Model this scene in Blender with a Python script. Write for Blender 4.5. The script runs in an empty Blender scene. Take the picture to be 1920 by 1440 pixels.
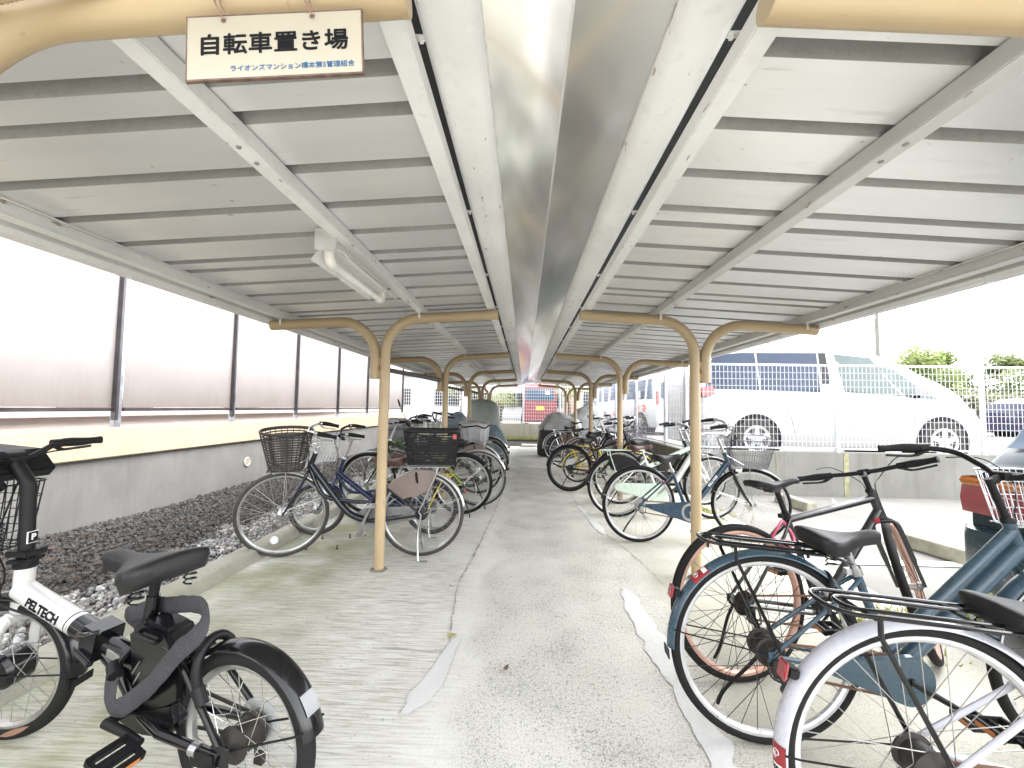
import bpy, math, random
import numpy as np
from mathutils import Matrix, Vector, noise
rnd = random.Random(7)
rad = math.radians
sc = bpy.context.scene
# ------------------------------------------------------------------ camera
cd = bpy.data.cameras.new("camera")
cam = bpy.data.objects.new("camera", cd)
sc.collection.objects.link(cam)
CR = Vector((0.9994508, 0.02954636, 0.0150039)); CU = Vector((-0.01330638, -0.05683425, 0.99829495)); CF = Vector((-0.03034872, 0.99794633, 0.05640988))
cam.matrix_world = Matrix(((CR.x, CU.x, -CF.x, -0.0993), (CR.y, CU.y, -CF.y, 0.0), (CR.z, CU.z, -CF.z, 1.22), (0, 0, 0, 1)))
cd.sensor_width = 36; cd.lens = 15.0; cd.clip_start = 0.05; cd.clip_end = 2000
sc.camera = cam
# ------------------------------------------------------------------ sky, sun, exposure
SUN_EL, SUN_AZ = 55, 80       # degrees; azimuth of the sun measured clockwise from +Y
w = bpy.data.worlds.new("World"); sc.world = w; w.use_nodes = True
nt = w.node_tree; bg = nt.nodes["Background"]
sky = nt.nodes.new("ShaderNodeTexSky"); sky.sky_type = 'NISHITA'; sky.sun_disc = False
sky.sun_elevation = rad(SUN_EL); sky.sun_rotation = rad(SUN_AZ); sky.dust_density = 1.5; sky.air_density = 1.0
hs = nt.nodes.new("ShaderNodeHueSaturation"); hs.inputs["Saturation"].default_value = 0.12
nt.links.new(sky.outputs[0], hs.inputs["Color"]); nt.links.new(hs.outputs[0], bg.inputs["Color"])
bg.inputs["Strength"].default_value = 0.15
ld = bpy.data.lights.new("sun", 'SUN'); ld.energy = 0.5; ld.angle = rad(50); ld.color = (1.0, 0.96, 0.9)
sun = bpy.data.objects.new("sun", ld); sc.collection.objects.link(sun)
sd = Vector((math.sin(rad(SUN_AZ)) * math.cos(rad(SUN_EL)), math.cos(rad(SUN_AZ)) * math.cos(rad(SUN_EL)), math.sin(rad(SUN_EL))))
sun.rotation_euler = sd.to_track_quat('Z', 'Y').to_euler(); sun.location = (5, -5, 12)
sc.view_settings.view_transform = 'Standard'; sc.view_settings.look = 'None'; sc.view_settings.gamma = 1
sc.view_settings.exposure = 3.1
cy = sc.cycles
cy.use_denoising = True; cy.max_bounces = 10; cy.diffuse_bounces = 9; cy.glossy_bounces = 4; cy.transmission_bounces = 6; cy.transparent_max_bounces = 12
cy.sample_clamp_indirect = 6; cy.caustics_reflective = False; cy.caustics_refractive = False

# ------------------------------------------------------------------ materials
def _n(nt, t, **k):
    n = nt.nodes.new(t)
    for a, b in k.items(): setattr(n, a, b)
    return n
MC = {}
def mat(name, col, rough=0.5, metal=0.0, var=0.12, vs=14.0, bump=0.0, bs=60.0, coat=0.0, trans=0.0, spec=0.5):
    if name in MC: return MC[name]
    m = bpy.data.materials.new(name); m.use_nodes = True; nt = m.node_tree; b = nt.nodes["Principled BSDF"]
    b.inputs["Roughness"].default_value = rough; b.inputs["Metallic"].default_value = metal
    b.inputs["Coat Weight"].default_value = coat; b.inputs["Coat Roughness"].default_value = 0.08
    b.inputs["Transmission Weight"].default_value = trans; b.inputs["Specular IOR Level"].default_value = spec
    tc = _n(nt, "ShaderNodeTexCoord"); no = _n(nt, "ShaderNodeTexNoise"); no.inputs["Scale"].default_value = vs; no.inputs["Detail"].default_value = 5
    nt.links.new(tc.outputs["Object"], no.inputs["Vector"])
    mr = _n(nt, "ShaderNodeMapRange"); mr.inputs["From Min"].default_value = 0.3; mr.inputs["From Max"].default_value = 0.7
    mr.inputs["To Min"].default_value = 1 - var; mr.inputs["To Max"].default_value = 1 + var
    nt.links.new(no.outputs["Fac"], mr.inputs["Value"])
    mx = _n(nt, "ShaderNodeMix", data_type='RGBA', blend_type='MULTIPLY'); mx.inputs["Factor"].default_value = 1
    mx.inputs["A"].default_value = (*col, 1); nt.links.new(mr.outputs[0], mx.inputs["B"])
    nt.links.new(mx.outputs["Result"], b.inputs["Base Color"])
    r2 = _n(nt, "ShaderNodeMapRange"); r2.inputs["To Min"].default_value = max(0.02, rough * 0.8); r2.inputs["To Max"].default_value = min(1, rough * 1.2)
    nt.links.new(no.outputs["Fac"], r2.inputs["Value"]); nt.links.new(r2.outputs[0], b.inputs["Roughness"])
    if bump:
        n2 = _n(nt, "ShaderNodeTexNoise"); n2.inputs["Scale"].default_value = bs; n2.inputs["Detail"].default_value = 4
        bp = _n(nt, "ShaderNodeBump"); bp.inputs["Strength"].default_value = bump; bp.inputs["Distance"].default_value = 0.01
        nt.links.new(tc.outputs["Object"], n2.inputs["Vector"]); nt.links.new(n2.outputs["Fac"], bp.inputs["Height"]); nt.links.new(bp.outputs[0], b.inputs["Normal"])
    MC[name] = m
    return m

class NT:
    """small helper to write node materials as expressions"""
    def __init__(s, name):
        s.m = bpy.data.materials.new(name); s.m.use_nodes = True; s.t = s.m.node_tree; s.b = s.t.nodes["Principled BSDF"]
        s.pos = _n(s.t, "ShaderNodeNewGeometry").outputs["Position"]
        sp = _n(s.t, "ShaderNodeSeparateXYZ"); s.t.links.new(s.pos, sp.inputs[0]); s.x, s.y, s.z = sp.outputs
    def L(s, a, b):
        if isinstance(a, (int, float)): b.default_value = a
        elif isinstance(a, tuple): b.default_value = (*a, 1) if len(b.default_value) == 4 else a
        else: s.t.links.new(a, b)
    def noise(s, scale, vec=None, detail=4, rough=0.5, dist=0.0):
        n = _n(s.t, "ShaderNodeTexNoise"); n.inputs["Scale"].default_value = scale; n.inputs["Detail"].default_value = detail
        n.inputs["Roughness"].default_value = rough; n.inputs["Distortion"].default_value = dist
        s.t.links.new(vec or s.pos, n.inputs["Vector"]); return n.outputs["Fac"]
    def voro(s, scale, vec=None, feature='F1', out="Distance"):
        n = _n(s.t, "ShaderNodeTexVoronoi", feature=feature); n.inputs["Scale"].default_value = scale
        s.t.links.new(vec or s.pos, n.inputs["Vector"]); return n.outputs[out]
    def vec(s, sx, sy, sz):
        n = _n(s.t, "ShaderNodeVectorMath", operation='MULTIPLY'); s.t.links.new(s.pos, n.inputs[0]); n.inputs[1].default_value = (sx, sy, sz); return n.outputs[0]
    def mr(s, v, a, b, c=0.0, d=1.0, smooth=False):
        n = _n(s.t, "ShaderNodeMapRange"); n.clamp = True
        if smooth: n.interpolation_type = 'SMOOTHSTEP'
        s.L(v, n.inputs["Value"])
        for k, q in zip(("From Min", "From Max", "To Min", "To Max"), (a, b, c, d)): n.inputs[k].default_value = q
        return n.outputs[0]
    def op(s, o, a, b=0.0):
        n = _n(s.t, "ShaderNodeMath", operation=o); s.L(a, n.inputs[0]); s.L(b, n.inputs[1]); return n.outputs[0]
    def mix(s, f, a, b, blend='MIX'):
        n = _n(s.t, "ShaderNodeMix", data_type='RGBA', blend_type=blend); s.L(f, n.inputs["Factor"]); s.L(a, n.inputs["A"]); s.L(b, n.inputs["B"]); return n.outputs["Result"]
    def bump(s, h, st=0.3, d=0.01):
        n = _n(s.t, "ShaderNodeBump"); n.inputs["Strength"].default_value = st; n.inputs["Distance"].default_value = d
        s.L(h, n.inputs["Height"]); s.t.links.new(n.outputs[0], s.b.inputs["Normal"])
    def col(s, c, rough=0.8, metal=0.0):
        s.L(c, s.b.inputs["Base Color"]); s.L(rough, s.b.inputs["Roughness"]); s.L(metal, s.b.inputs["Metallic"]); return s.m

def m_path():
    n = NT("path_concrete")
    big = n.noise(1.1, detail=3); mid = n.noise(7, detail=5); fine = n.noise(90, detail=4); streak = n.noise(1.0, n.vec(5, 95, 1), detail=3, rough=0.65)
    strk2 = n.noise(1.0, n.vec(9, 45, 1), detail=4, rough=0.7)
    base = n.mix(n.mr(big, .35, .65), (.57, .56, .52), (.66, .65, .61))
    base = n.mix(n.mr(mid, .35, .7, 0, .35), base, (.74, .735, .71))
    wob = n.op('MULTIPLY', n.op('SUBTRACT', n.noise(2.2, detail=3), .5), .5)
    xx = n.op('ADD', n.x, wob)
    # broom-finished slab on the left with green algae
    left = n.mr(xx, -.25, -.75, 0, 1, True)
    base = n.mix(n.op('MULTIPLY', left, n.mr(streak, .46, .60, 0, .75)), base, (.33, .325, .26))
    base = n.mix(n.op('MULTIPLY', left, n.mr(strk2, .55, .7, 0, .45)), base, (.30, .30, .22))
    alg = n.op('MULTIPLY', n.mr(xx, -.85, -1.7, 0, 1, True), n.mr(n.noise(1.7, detail=4), .3, .58))
    base = n.mix(n.op('MULTIPLY', alg, .75), base, (.20, .205, .09))
    # worn exposed aggregate down the middle
    dens = n.mr(n.noise(3.5, detail=4), .3, .7, -.035, .03)
    pa = n.op('ADD', n.noise(150, detail=6, rough=.78), dens); pb = n.op('ADD', n.noise(62, detail=5, rough=.75, dist=.4), dens)
    pit = n.op('MAXIMUM', n.mr(pa, .525, .575), n.op('MULTIPLY', n.mr(pb, .555, .605), .9))
    wear = n.op('MULTIPLY', n.mr(xx, -.42, -.25, 0, 1, True), n.mr(n.noise(1.6, detail=4), .28, .5, .5, 1))
    base = n.mix(n.op('MULTIPLY', wear, .4), base, (.43, .425, .37))
    base = n.mix(n.op('MULTIPLY', wear, n.op('MULTIPLY', pit, .82)), base, (.155, .15, .13))
    spk = n.op('MULTIPLY', n.mr(n.noise(48, detail=2), .66, .71), n.mr(xx, .3, -1, .2, .8))
    base = n.mix(n.op('MULTIPLY', spk, .7), base, (.2, .19, .17))
    rightp = n.op('MULTIPLY', n.mr(xx, .62, .9, 0, 1, True), n.mr(n.noise(1.3, detail=4), .3, .6, .35, 1))
    base = n.mix(n.op('MULTIPLY', rightp, .9), base, (.33, .325, .265))
    # dark tyre and drip stains
    st = n.mr(n.noise(.9, n.vec(1.4, .7, 1), detail=6, rough=.6), .58, .74, 0, .35)
    base = n.mix(st, base, (.3, .3, .28))
    n.bump(n.op('ADD', n.op('MULTIPLY', streak, n.mr(left, 0, 1, 0, .6)), n.op('ADD', fine, n.op('MULTIPLY', pit, -.8))), .45, .006)
    return n.col(base, .9)
def m_lot():
    n = NT("lot_surface")
    base = n.mix(n.mr(n.noise(1.2, detail=5), .35, .65), (.14, .136, .126), (.19, .186, .174))
    base = n.mix(n.mr(n.noise(120, detail=3), .5, .7, 0, .35), base, (.15, .15, .14))
    base = n.mix(n.mr(n.noise(.5, detail=4), .6, .75, 0, .35), base, (.19, .19, .175))
    n.bump(n.noise(130, detail=3), .4, .004)
    return n.col(base, .92)
def m_concrete(name, c0, c1, stain=(.22, .22, .2), vert=True, amt=.5):
    n = NT(name)
    base = n.mix(n.mr(n.noise(1.6, detail=6, rough=.6), .35, .65), c0, c1)
    if vert:
        drip = n.noise(1.0, n.vec(9, 9, .6), detail=4, rough=.6)
        base = n.mix(n.mr(drip, .52, .72, 0, amt), base, stain)
    base = n.mix(n.mr(n.noise(45, detail=4), .5, .75, 0, .25), base, stain)
    n.bump(n.op('ADD', n.noise(60, detail=4), n.noise(6, detail=3)), .35, .006)
    return n.col(base, .9)
def m_stone():
    n = NT("gravel_stone")
    g = _n(n.t, "ShaderNodeNewGeometry"); r = g.outputs["Random Per Island"]
    cr = _n(n.t, "ShaderNodeValToRGB"); n.t.links.new(r, cr.inputs[0])
    e = cr.color_ramp.elements; e[0].color = (.13, .127, .123, 1); e[1].color = (.5, .49, .48, 1)
    x = e.new(.35); x.color = (.26, .255, .247, 1); x = e.new(.6); x.color = (.2, .185, .175, 1); x = e.new(.8); x.color = (.38, .375, .36, 1)
    # stones turn darker and browner towards the wall
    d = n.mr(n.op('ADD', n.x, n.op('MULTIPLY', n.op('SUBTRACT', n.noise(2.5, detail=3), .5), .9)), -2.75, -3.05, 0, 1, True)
    dark_tone = n.mix(r, (.008, .007, .0065), (.034, .029, .026))
    c = n.mix(n.op('MULTIPLY', d, .92), cr.outputs[0], dark_tone)
    c = n.mix(n.mr(n.noise(70, detail=3), .45, .7, 0, .25), c, (.16, .155, .15))
    n.bump(n.noise(160, detail=3), .4, .003)
    return n.col(c, .9)
def m_roof():
    n = NT("roof_underside")
    a = n.noise(1.0, n.vec(1.1, 5, 1), detail=4); b = n.noise(40, detail=3)
    base = n.mix(n.mr(a, .35, .65), (.74, .745, .75), (.82, .82, .82))
    base = n.mix(n.mr(n.noise(1.0, n.vec(3, 26, 3), detail=5, rough=.65), .62, .75, 0, .35), base, (.36, .345, .32))
    base = n.mix(n.mr(n.noise(26, detail=2), .74, .78, 0, .55), base, (.25, .23, .21))
    n.bump(n.noise(1.0, n.vec(2.0, 6, 1), detail=2), .22, .03)
    n.b.inputs["Specular IOR Level"].default_value = .6
    return n.col(base, n.mr(b, .3, .7, .3, .38), .45)
def m_white_steel(name, c=(.80, .80, .79), rust=True):
    n = NT(name)
    base = n.mix(n.mr(n.noise(2.4, detail=5), .35, .7), c, tuple(v * .86 for v in c))
    if rust:
        r = n.mr(n.noise(1.0, n.vec(38, 11, 38), detail=3), .685, .72)
        base = n.mix(n.op('MULTIPLY', r, .8), base, (.25, .16, .1))
    base = n.mix(n.mr(n.noise(30, detail=5), .55, .75, 0, .25), base, (.5, .49, .46))
    n.bump(n.noise(25, detail=3), .06, .004)
    return n.col(base, .42)
def m_ridge():
    n = NT("ridge_steel")
    base = n.mix(n.mr(n.noise(1.0, n.vec(2, 1.2, 2), detail=4), .3, .7), (.84, .825, .80), (.88, .87, .855))
    n.bump(n.noise(1.0, n.vec(3, 1.3, 3), detail=1), .06, .03)
    return n.col(base, n.mr(n.noise(2, detail=3), .3, .7, .13, .16), .75)
def m_cream_pipe():
    n = NT("beige_pipe_paint")
    base = n.mix(n.mr(n.noise(3, detail=5), .3, .7), (.42, .315, .185), (.47, .36, .22))
    base = n.mix(n.mr(n.noise(1.0, n.vec(35, 35, 9), detail=4), .68, .74, 0, .6), base, (.33, .22, .12))
    foot = n.op('MULTIPLY', n.mr(n.z, .55, .05), n.mr(n.noise(40, detail=4), .56, .66))
    base = n.mix(n.op('MULTIPLY', foot, .7), base, (.38, .27, .15))
    n.bump(n.noise(30, detail=3), .05, .004)
    return n.col(base, .38)
def m_cream_wall():
    n = NT("cream_render")
    base = n.mix(n.mr(n.noise(1.1, detail=5), .35, .65), (.37, .295, .20), (.42, .34, .24))
    base = n.mix(n.mr(n.noise(1.0, n.vec(14, 14, 1.2), detail=4), .6, .75, 0, .35), base, (.33, .25, .16))
    n.bump(n.noise(150, detail=3), .5, .006)
    return n.col(base, .92)
def m_panel():
    # frosted sheet, dirty towards its lower edge
    m = bpy.data.materials.new("frosted_panel"); m.use_nodes = True; t = m.node_tree; t.nodes.remove(t.nodes["Principled BSDF"])
    n = NT.__new__(NT); n.m = m; n.t = t; n.pos = _n(t, "ShaderNodeNewGeometry").outputs["Position"]
    sp = _n(t, "ShaderNodeSeparateXYZ"); t.links.new(n.pos, sp.inputs[0]); n.x, n.y, n.z = sp.outputs
    fine = n.noise(1.0, n.vec(40, 40, 5), detail=4, rough=.7); mid = n.noise(3, detail=4)
    zz = n.op('ADD', n.z, n.op('MULTIPLY', n.op('SUBTRACT', mid, .5), .35))
    dark_tone = n.op('POWER', n.mr(zz, 2.75, 1.12, 0, 1), 1.5)
    dark_tone = n.op('MULTIPLY', dark_tone, n.mr(fine, .2, .8, .8, 1))
    c = n.mix(dark_tone, (.60, .575, .57), (.335, .30, .28))
    tr = _n(t, "ShaderNodeBsdfTranslucent"); df = _n(t, "ShaderNodeBsdfDiffuse"); gl = _n(t, "ShaderNodeBsdfGlossy"); gl.inputs["Roughness"].default_value = .35
    t.links.new(c, tr.inputs[0]); t.links.new(c, df.inputs[0])
    a = _n(t, "ShaderNodeMixShader"); a.inputs[0].default_value = .3; t.links.new(tr.outputs[0], a.inputs[1]); t.links.new(df.outputs[0], a.inputs[2])
    b = _n(t, "ShaderNodeMixShader"); b.inputs[0].default_value = .06; t.links.new(a.outputs[0], b.inputs[1]); t.links.new(gl.outputs[0], b.inputs[2])
    t.links.new(b.outputs[0], t.nodes["Material Output"].inputs["Surface"])
    return m
def m_leaf(name, c0, c1):
    m = bpy.data.materials.new(name); m.use_nodes = True; t = m.node_tree; b = t.nodes["Principled BSDF"]
    g = _n(t, "ShaderNodeNewGeometry"); mx = _n(t, "ShaderNodeMix", data_type='RGBA')
    t.links.new(g.outputs["Random Per Island"], mx.inputs["Factor"]); mx.inputs["A"].default_value = (*c0, 1); mx.inputs["B"].default_value = (*c1, 1)
    t.links.new(mx.outputs["Result"], b.inputs["Base Color"]); b.inputs["Roughness"].default_value = .6
    tl = _n(t, "ShaderNodeBsdfTranslucent"); t.links.new(mx.outputs["Result"], tl.inputs[0])
    ms = _n(t, "ShaderNodeMixShader"); ms.inputs[0].default_value = .35
    t.links.new(b.outputs[0], ms.inputs[1]); t.links.new(tl.outputs[0], ms.inputs[2]); t.links.new(ms.outputs[0], t.nodes["Material Output"].inputs["Surface"])
    return m  # reflected sky is put into the blue of this glass
M_PATH, M_LOT, M_STONE, M_ROOF, M_RIDGE, M_PIPE, M_CREAM, M_PANEL = m_path(), m_lot(), m_stone(), m_roof(), m_ridge(), m_cream_pipe(), m_cream_wall(), m_panel()  # the navy glass has its sky reflection put into the base colour
M_RIB = m_concrete("shaded_dirty_rib", (.29, .285, .278), (.38, .375, .368), (.19, .175, .155), False)  # rib grooves: shade put into the grey, brownish dirt in the stain
M_STEELW = m_white_steel("white_painted_steel"); M_STEELG = m_white_steel("grey_painted_steel", (.62, .62, .61))
M_WALLG = m_concrete("grey_wall_concrete", (.135, .132, .125), (.18, .177, .168), (.095, .093, .088), True, .35)
M_WALLR = m_concrete("pale_wall_concrete", (.185, .18, .165), (.235, .23, .212), (.12, .12, .09))
M_KERB = m_concrete("kerb_concrete", (.26, .255, .20), (.34, .335, .28), (.13, .14, .07), False)
M_PATCH = m_concrete("mortar_patch", (.52, .52, .515), (.60, .60, .59), (.42, .42, .40), False)
M_LINE = mat("road_paint", (.78, .78, .77), .7, var=.1, vs=30, bump=.2, bs=90)
M_BLACKP = mat("black_gloss_paint", (.004, .004, .005), .22, coat=.25, spec=.3)
M_BLACKM = mat("black_satin", (.006, .006, .007), .5, spec=.25)
M_RUB = mat("tyre_rubber", (.011, .0105, .0105), .75, bump=.25, bs=220, spec=.2)
M_RUBG = mat("worn_tyre_rubber", (.045, .040, .036), .8, bump=.25, bs=220)
M_GRIP = mat("grip_rubber", (.007, .007, .008), .65, spec=.25, bump=.3, bs=260)
M_CHROME = mat("chrome", (.75, .75, .75), .16, 1.0)
M_ALU = mat("aluminium", (.42, .42, .42), .32, .9, vs=30)
M_RIMW = mat("bright_rim", (.50, .50, .51), .3, .4, vs=30)
M_RIMB = mat("black_rim", (.02, .02, .02), .35)
M_RIMP = mat("rose_gold_rim", (.50, .30, .235), .4, .4)
M_SPOKE = mat("spoke_steel", (.42, .42, .42), .3, .9)
M_SPOKEB = mat("dark_spoke_steel", (.04, .04, .04), .35, .8)
M_SADB = mat("black_saddle_vinyl", (.009, .009, .0095), .5, bump=.2, bs=300, spec=.35)
M_SADBR = mat("brown_saddle_vinyl", (.07, .028, .02), .45, bump=.25, bs=300)
M_RED = mat("red_reflector", (.26, .010, .014), .15, bump=.5, bs=500, coat=1)
M_AMBER = mat("amber_reflector", (.40, .12, .012), .2, coat=1)
M_CLEAR = mat("clear_reflector", (.8, .8, .8), .15, coat=.5)
M_CHAIN = mat("rusty_chain", (.16, .09, .06), .6, .7, vs=60)
M_DARKG = mat("greasy_steel", (.03, .027, .025), .55, .4, vs=40)
M_WHITEP = mat("white_gloss_paint", (.50, .495, .485), .22, coat=.4, var=.02)
M_GLASS = mat("car_glass", (.012, .016, .02), .08, spec=.5, var=.05)
M_TEXTB = mat("black_lettering", (.004, .004, .006), .6, spec=.15)
M_TEXTC = mat("blue_lettering", (.02, .11, .24), .5)
M_TEXTW = mat("white_lettering", (.8, .8, .8), .4)
M_STICK = mat("dark_red_sticker", (.22, .015, .02), .35)

# ------------------------------------------------------------------ mesh helper
def V3(p): return Vector(p)
class MB:
    def __init__(s): s.V = []; s.F = []; s.t = None
    def add(s, vs, fs):
        o = len(s.V)
        s.V += [tuple(s.t @ Vector(v)) for v in vs] if s.t is not None else [tuple(v) for v in vs]
        s.F += [tuple(i + o for i in f) for f in fs]
        return s
    def tube(s, pts, r, n=8, closed=False, caps=True, flat=1.0):
        P = [Vector(p) for p in pts]; N = len(P)
        rs = r if isinstance(r, (list, tuple)) else [r] * N
        T = []
        for i in range(N):
            a = P[(i - 1) % N] if (closed or i > 0) else P[i]; b = P[(i + 1) % N] if (closed or i < N - 1) else P[i]
            d = (b - a); T.append(d.normalized() if d.length > 1e-9 else Vector((0, 0, 1)))
        up = Vector((0, 0, 1)) if abs(T[0].z) < .9 else Vector((0, 1, 0))
        u = T[0].cross(up).normalized(); vs = []
        for i in range(N):
            u = (u - T[i] * u.dot(T[i])); u = u.normalized() if u.length > 1e-6 else T[i].orthogonal().normalized()
            v = T[i].cross(u)
            for k in range(n):
                a = 2 * math.pi * (k + .5) / n
                vs.append(P[i] + u * math.cos(a) * rs[i] + v * math.sin(a) * rs[i] * flat)
        fs = []
        for i in range(N if closed else N - 1):
            j = (i + 1) % N
            for k in range(n): fs.append((i * n + k, i * n + (k + 1) % n, j * n + (k + 1) % n, j * n + k))
        if caps and not closed: fs += [tuple(range(n))[::-1], tuple((N - 1) * n + k for k in range(n))]
        return s.add(vs, fs)
    def box(s, c, d, rz=0.0, m=None):
        x, y, z = d[0] / 2, d[1] / 2, d[2] / 2
        vs = [Vector((i * x, j * y, k * z)) for k in (-1, 1) for j in (-1, 1) for i in (-1, 1)]
        R = m if m is not None else Matrix.Rotation(rz, 3, 'Z')
        return s.add([Vector(c) + R @ v for v in vs], [(0, 2, 3, 1), (4, 5, 7, 6), (0, 1, 5, 4), (2, 6, 7, 3), (0, 4, 6, 2), (1, 3, 7, 5)])
    def lathe(s, prof, c=(0, 0, 0), axis='y', n=32, closed=False):
        vs = []; fs = []; c = Vector(c); K = len(prof)
        for i in range(n):
            a = 2 * math.pi * i / n; ca, sa = math.cos(a), math.sin(a)
            for r, h in prof:
                vs.append(c + (Vector((r * ca, h, r * sa)) if axis == 'y' else Vector((r * ca, r * sa, h)) if axis == 'z' else Vector((h, r * ca, r * sa))))
        for i in range(n):
            j = (i + 1) % n
            for k in range(K if closed else K - 1): fs.append((i * K + k, j * K + k, j * K + (k + 1) % K, i * K + (k + 1) % K))
        if not closed:
            if prof[0][0] > 1e-6: fs.append(tuple(i * K for i in range(n)))
            if prof[-1][0] > 1e-6: fs.append(tuple(i * K + K - 1 for i in range(n))[::-1])
        return s.add(vs, fs)
    def prism(s, poly, f, t0, t1):
        """poly of 2D points; f(a,b,t) -> 3D"""
        N = len(poly)
        return s.add([f(a, b, t0) for a, b in poly] + [f(a, b, t1) for a, b in poly],
                     [tuple(range(N))[::-1], tuple(range(N, 2 * N))] + [(i, (i + 1) % N, N + (i + 1) % N, N + i) for i in range(N)])
    def grid(s, g, close_u=False, close_v=False):
        U, W = len(g), len(g[0]); fs = []
        for i in range(U if close_u else U - 1):
            for j in range(W if close_v else W - 1):
                a, b = (i + 1) % U, (j + 1) % W
                fs.append((i * W + j, a * W + j, a * W + b, i * W + b))
        return s.add([p for r in g for p in r], fs)
    def build(s, name, m, parent=None, smooth=40, bevel=0.0):
        me = bpy.data.meshes.new(name); me.from_pydata(s.V, [], s.F); me.update()
        fix(me)
        if bevel:
            import bmesh
            bm = bmesh.new(); bm.from_mesh(me); bmesh.ops.bevel(bm, geom=list(bm.edges), offset=bevel, segments=2, affect='EDGES', clamp_overlap=True); bm.to_mesh(me); bm.free()
        me.materials.append(m)
        if smooth:
            me.polygons.foreach_set("use_smooth", [True] * len(me.polygons)); me.set_sharp_from_angle(angle=rad(smooth))
        return link(name, me, parent)
def fix(me):
    import bmesh
    bm = bmesh.new(); bm.from_mesh(me); bmesh.ops.recalc_face_normals(bm, faces=bm.faces); bm.to_mesh(me); bm.free()
def link(name, me, parent=None):
    o = bpy.data.objects.new(name, me); sc.collection.objects.link(o)
    if parent is not None: o.parent = parent
    return o
def tag(o, label=None, cat=None, group=None, kind=None):
    if label: o["label"] = label
    if cat: o["category"] = cat
    if group: o["group"] = group
    if kind: o["kind"] = kind
    return o
def thing(name, label, cat, loc=(0, 0, 0), rz=0.0, lean=0.0, group=None):
    o = bpy.data.objects.new(name, None); sc.collection.objects.link(o); o.empty_display_size = .1
    o.location = loc; o.rotation_euler = (-lean, 0, rz)
    return tag(o, label, cat, group)
def fillet(pts, r, n=8):
    P = [Vector(p) for p in pts]; out = [P[0]]
    for i in range(1, len(P) - 1):
        a = (P[i - 1] - P[i]).normalized(); b = (P[i + 1] - P[i]).normalized(); ang = a.angle(b)
        rr = r[i - 1] if isinstance(r, (list, tuple)) else r
        d = min(rr / math.tan(ang / 2), (P[i - 1] - P[i]).length * .49 if i > 1 else 9, (P[i + 1] - P[i]).length * .95)
        rr = d * math.tan(ang / 2)
        c = P[i] + (a + b).normalized() * (rr / math.sin(ang / 2)); s0 = P[i] + a * d - c; s1 = P[i] + b * d - c; th = s0.angle(s1)
        for k in range(n + 1):
            f = k / n
            out.append(c + (s0 * math.sin((1 - f) * th) + s1 * math.sin(f * th)) / math.sin(th))
    return out + [P[-1]]
def spline(pts, n=8):
    P = [Vector(p) for p in pts]; out = []
    for i in range(len(P) - 1):
        p0, p1, p2, p3 = P[max(i - 1, 0)], P[i], P[i + 1], P[min(i + 2, len(P) - 1)]
        for k in range(n):
            t = k / n
            out.append(.5 * ((2 * p1) + (p2 - p0) * t + (2 * p0 - 5 * p1 + 4 * p2 - p3) * t * t + (3 * p1 - p0 - 3 * p2 + p3) * t ** 3))
    return out + [P[-1]]
def text(name, body, size, m, parent, mtx, bold=0.0, align='CENTER', sx=1.0, spacing=1.0):
    cu = bpy.data.curves.new(name, 'FONT'); cu.body = body; cu.size = size; cu.offset = bold; cu.extrude = .0004; cu.align_x = align; cu.align_y = 'CENTER'; cu.space_character = spacing
    cu.offset = 0
    to = bpy.data.objects.new(name, cu); sc.collection.objects.link(to)
    dg = bpy.context.evaluated_depsgraph_get(); me = bpy.data.meshes.new_from_object(to.evaluated_get(dg))
    bpy.data.objects.remove(to); bpy.data.curves.remove(cu)
    V0 = [v.co.copy() for v in me.vertices]; F0 = [tuple(p.vertices) for p in me.polygons]; bpy.data.meshes.remove(me)
    mb = MB(); mb.t = mtx @ Matrix.Scale(sx, 4, (1, 0, 0)); off = [(0, 0)]
    if bold: off += [(math.cos(q) * bold, math.sin(q) * bold) for q in [i * math.pi / 4 for i in range(8)]]
    for i, (dx, dy) in enumerate(off): mb.add([v + Vector((dx, dy, .00002 * i)) for v in V0], F0)
    me = bpy.data.meshes.new(name); me.from_pydata(mb.V, [], mb.F); me.update(); me.materials.append(m)
    return link(name, me, parent)
def frame3(o, x, z):
    """matrix whose local X runs along x and local Z along z"""
    x = Vector(x).normalized(); z = Vector(z); z = (z - x * z.dot(x)).normalized(); y = z.cross(x)
    return Matrix(((x.x, y.x, z.x, o[0]), (x.y, y.y, z.y, o[1]), (x.z, y.z, z.z, o[2]), (0, 0, 0, 1)))
# ------------------------------------------------------------------ ground
def sheet(name, x0, x1, y0, y1, z, m, nx=1, ny=1):
    g = [[(x0 + (x1 - x0) * i / nx, y0 + (y1 - y0) * j / ny, z) for j in range(ny + 1)] for i in range(nx + 1)]
    return tag(MB().grid(g).build(name, m, None, 0), kind='structure')
sheet("ground", -700, 700, -300, 900, -0.004, M_LOT)
sheet("concrete_path", -2.17, 2.2, -4, 13.9, 0.0, M_PATH)
up = MB().add([(2.3, 6.55, .43), (700, 6.55, .43), (700, 900, .43), (-700, 900, .43), (-700, 14.42, .43), (2.3, 14.42, .43)], [(0, 1, 2, 5), (5, 2, 3, 4)]).build("upper_parking_lot", M_LOT, None, 0)
tag(up, kind='structure')
soil = mat("damp_soil", (.05, .045, .04), .95, var=.4, vs=20, bump=.6, bs=40)
sheet("soil_bed", -4.25, -2.3, -4, 14.3, 0.0, soil)
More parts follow.
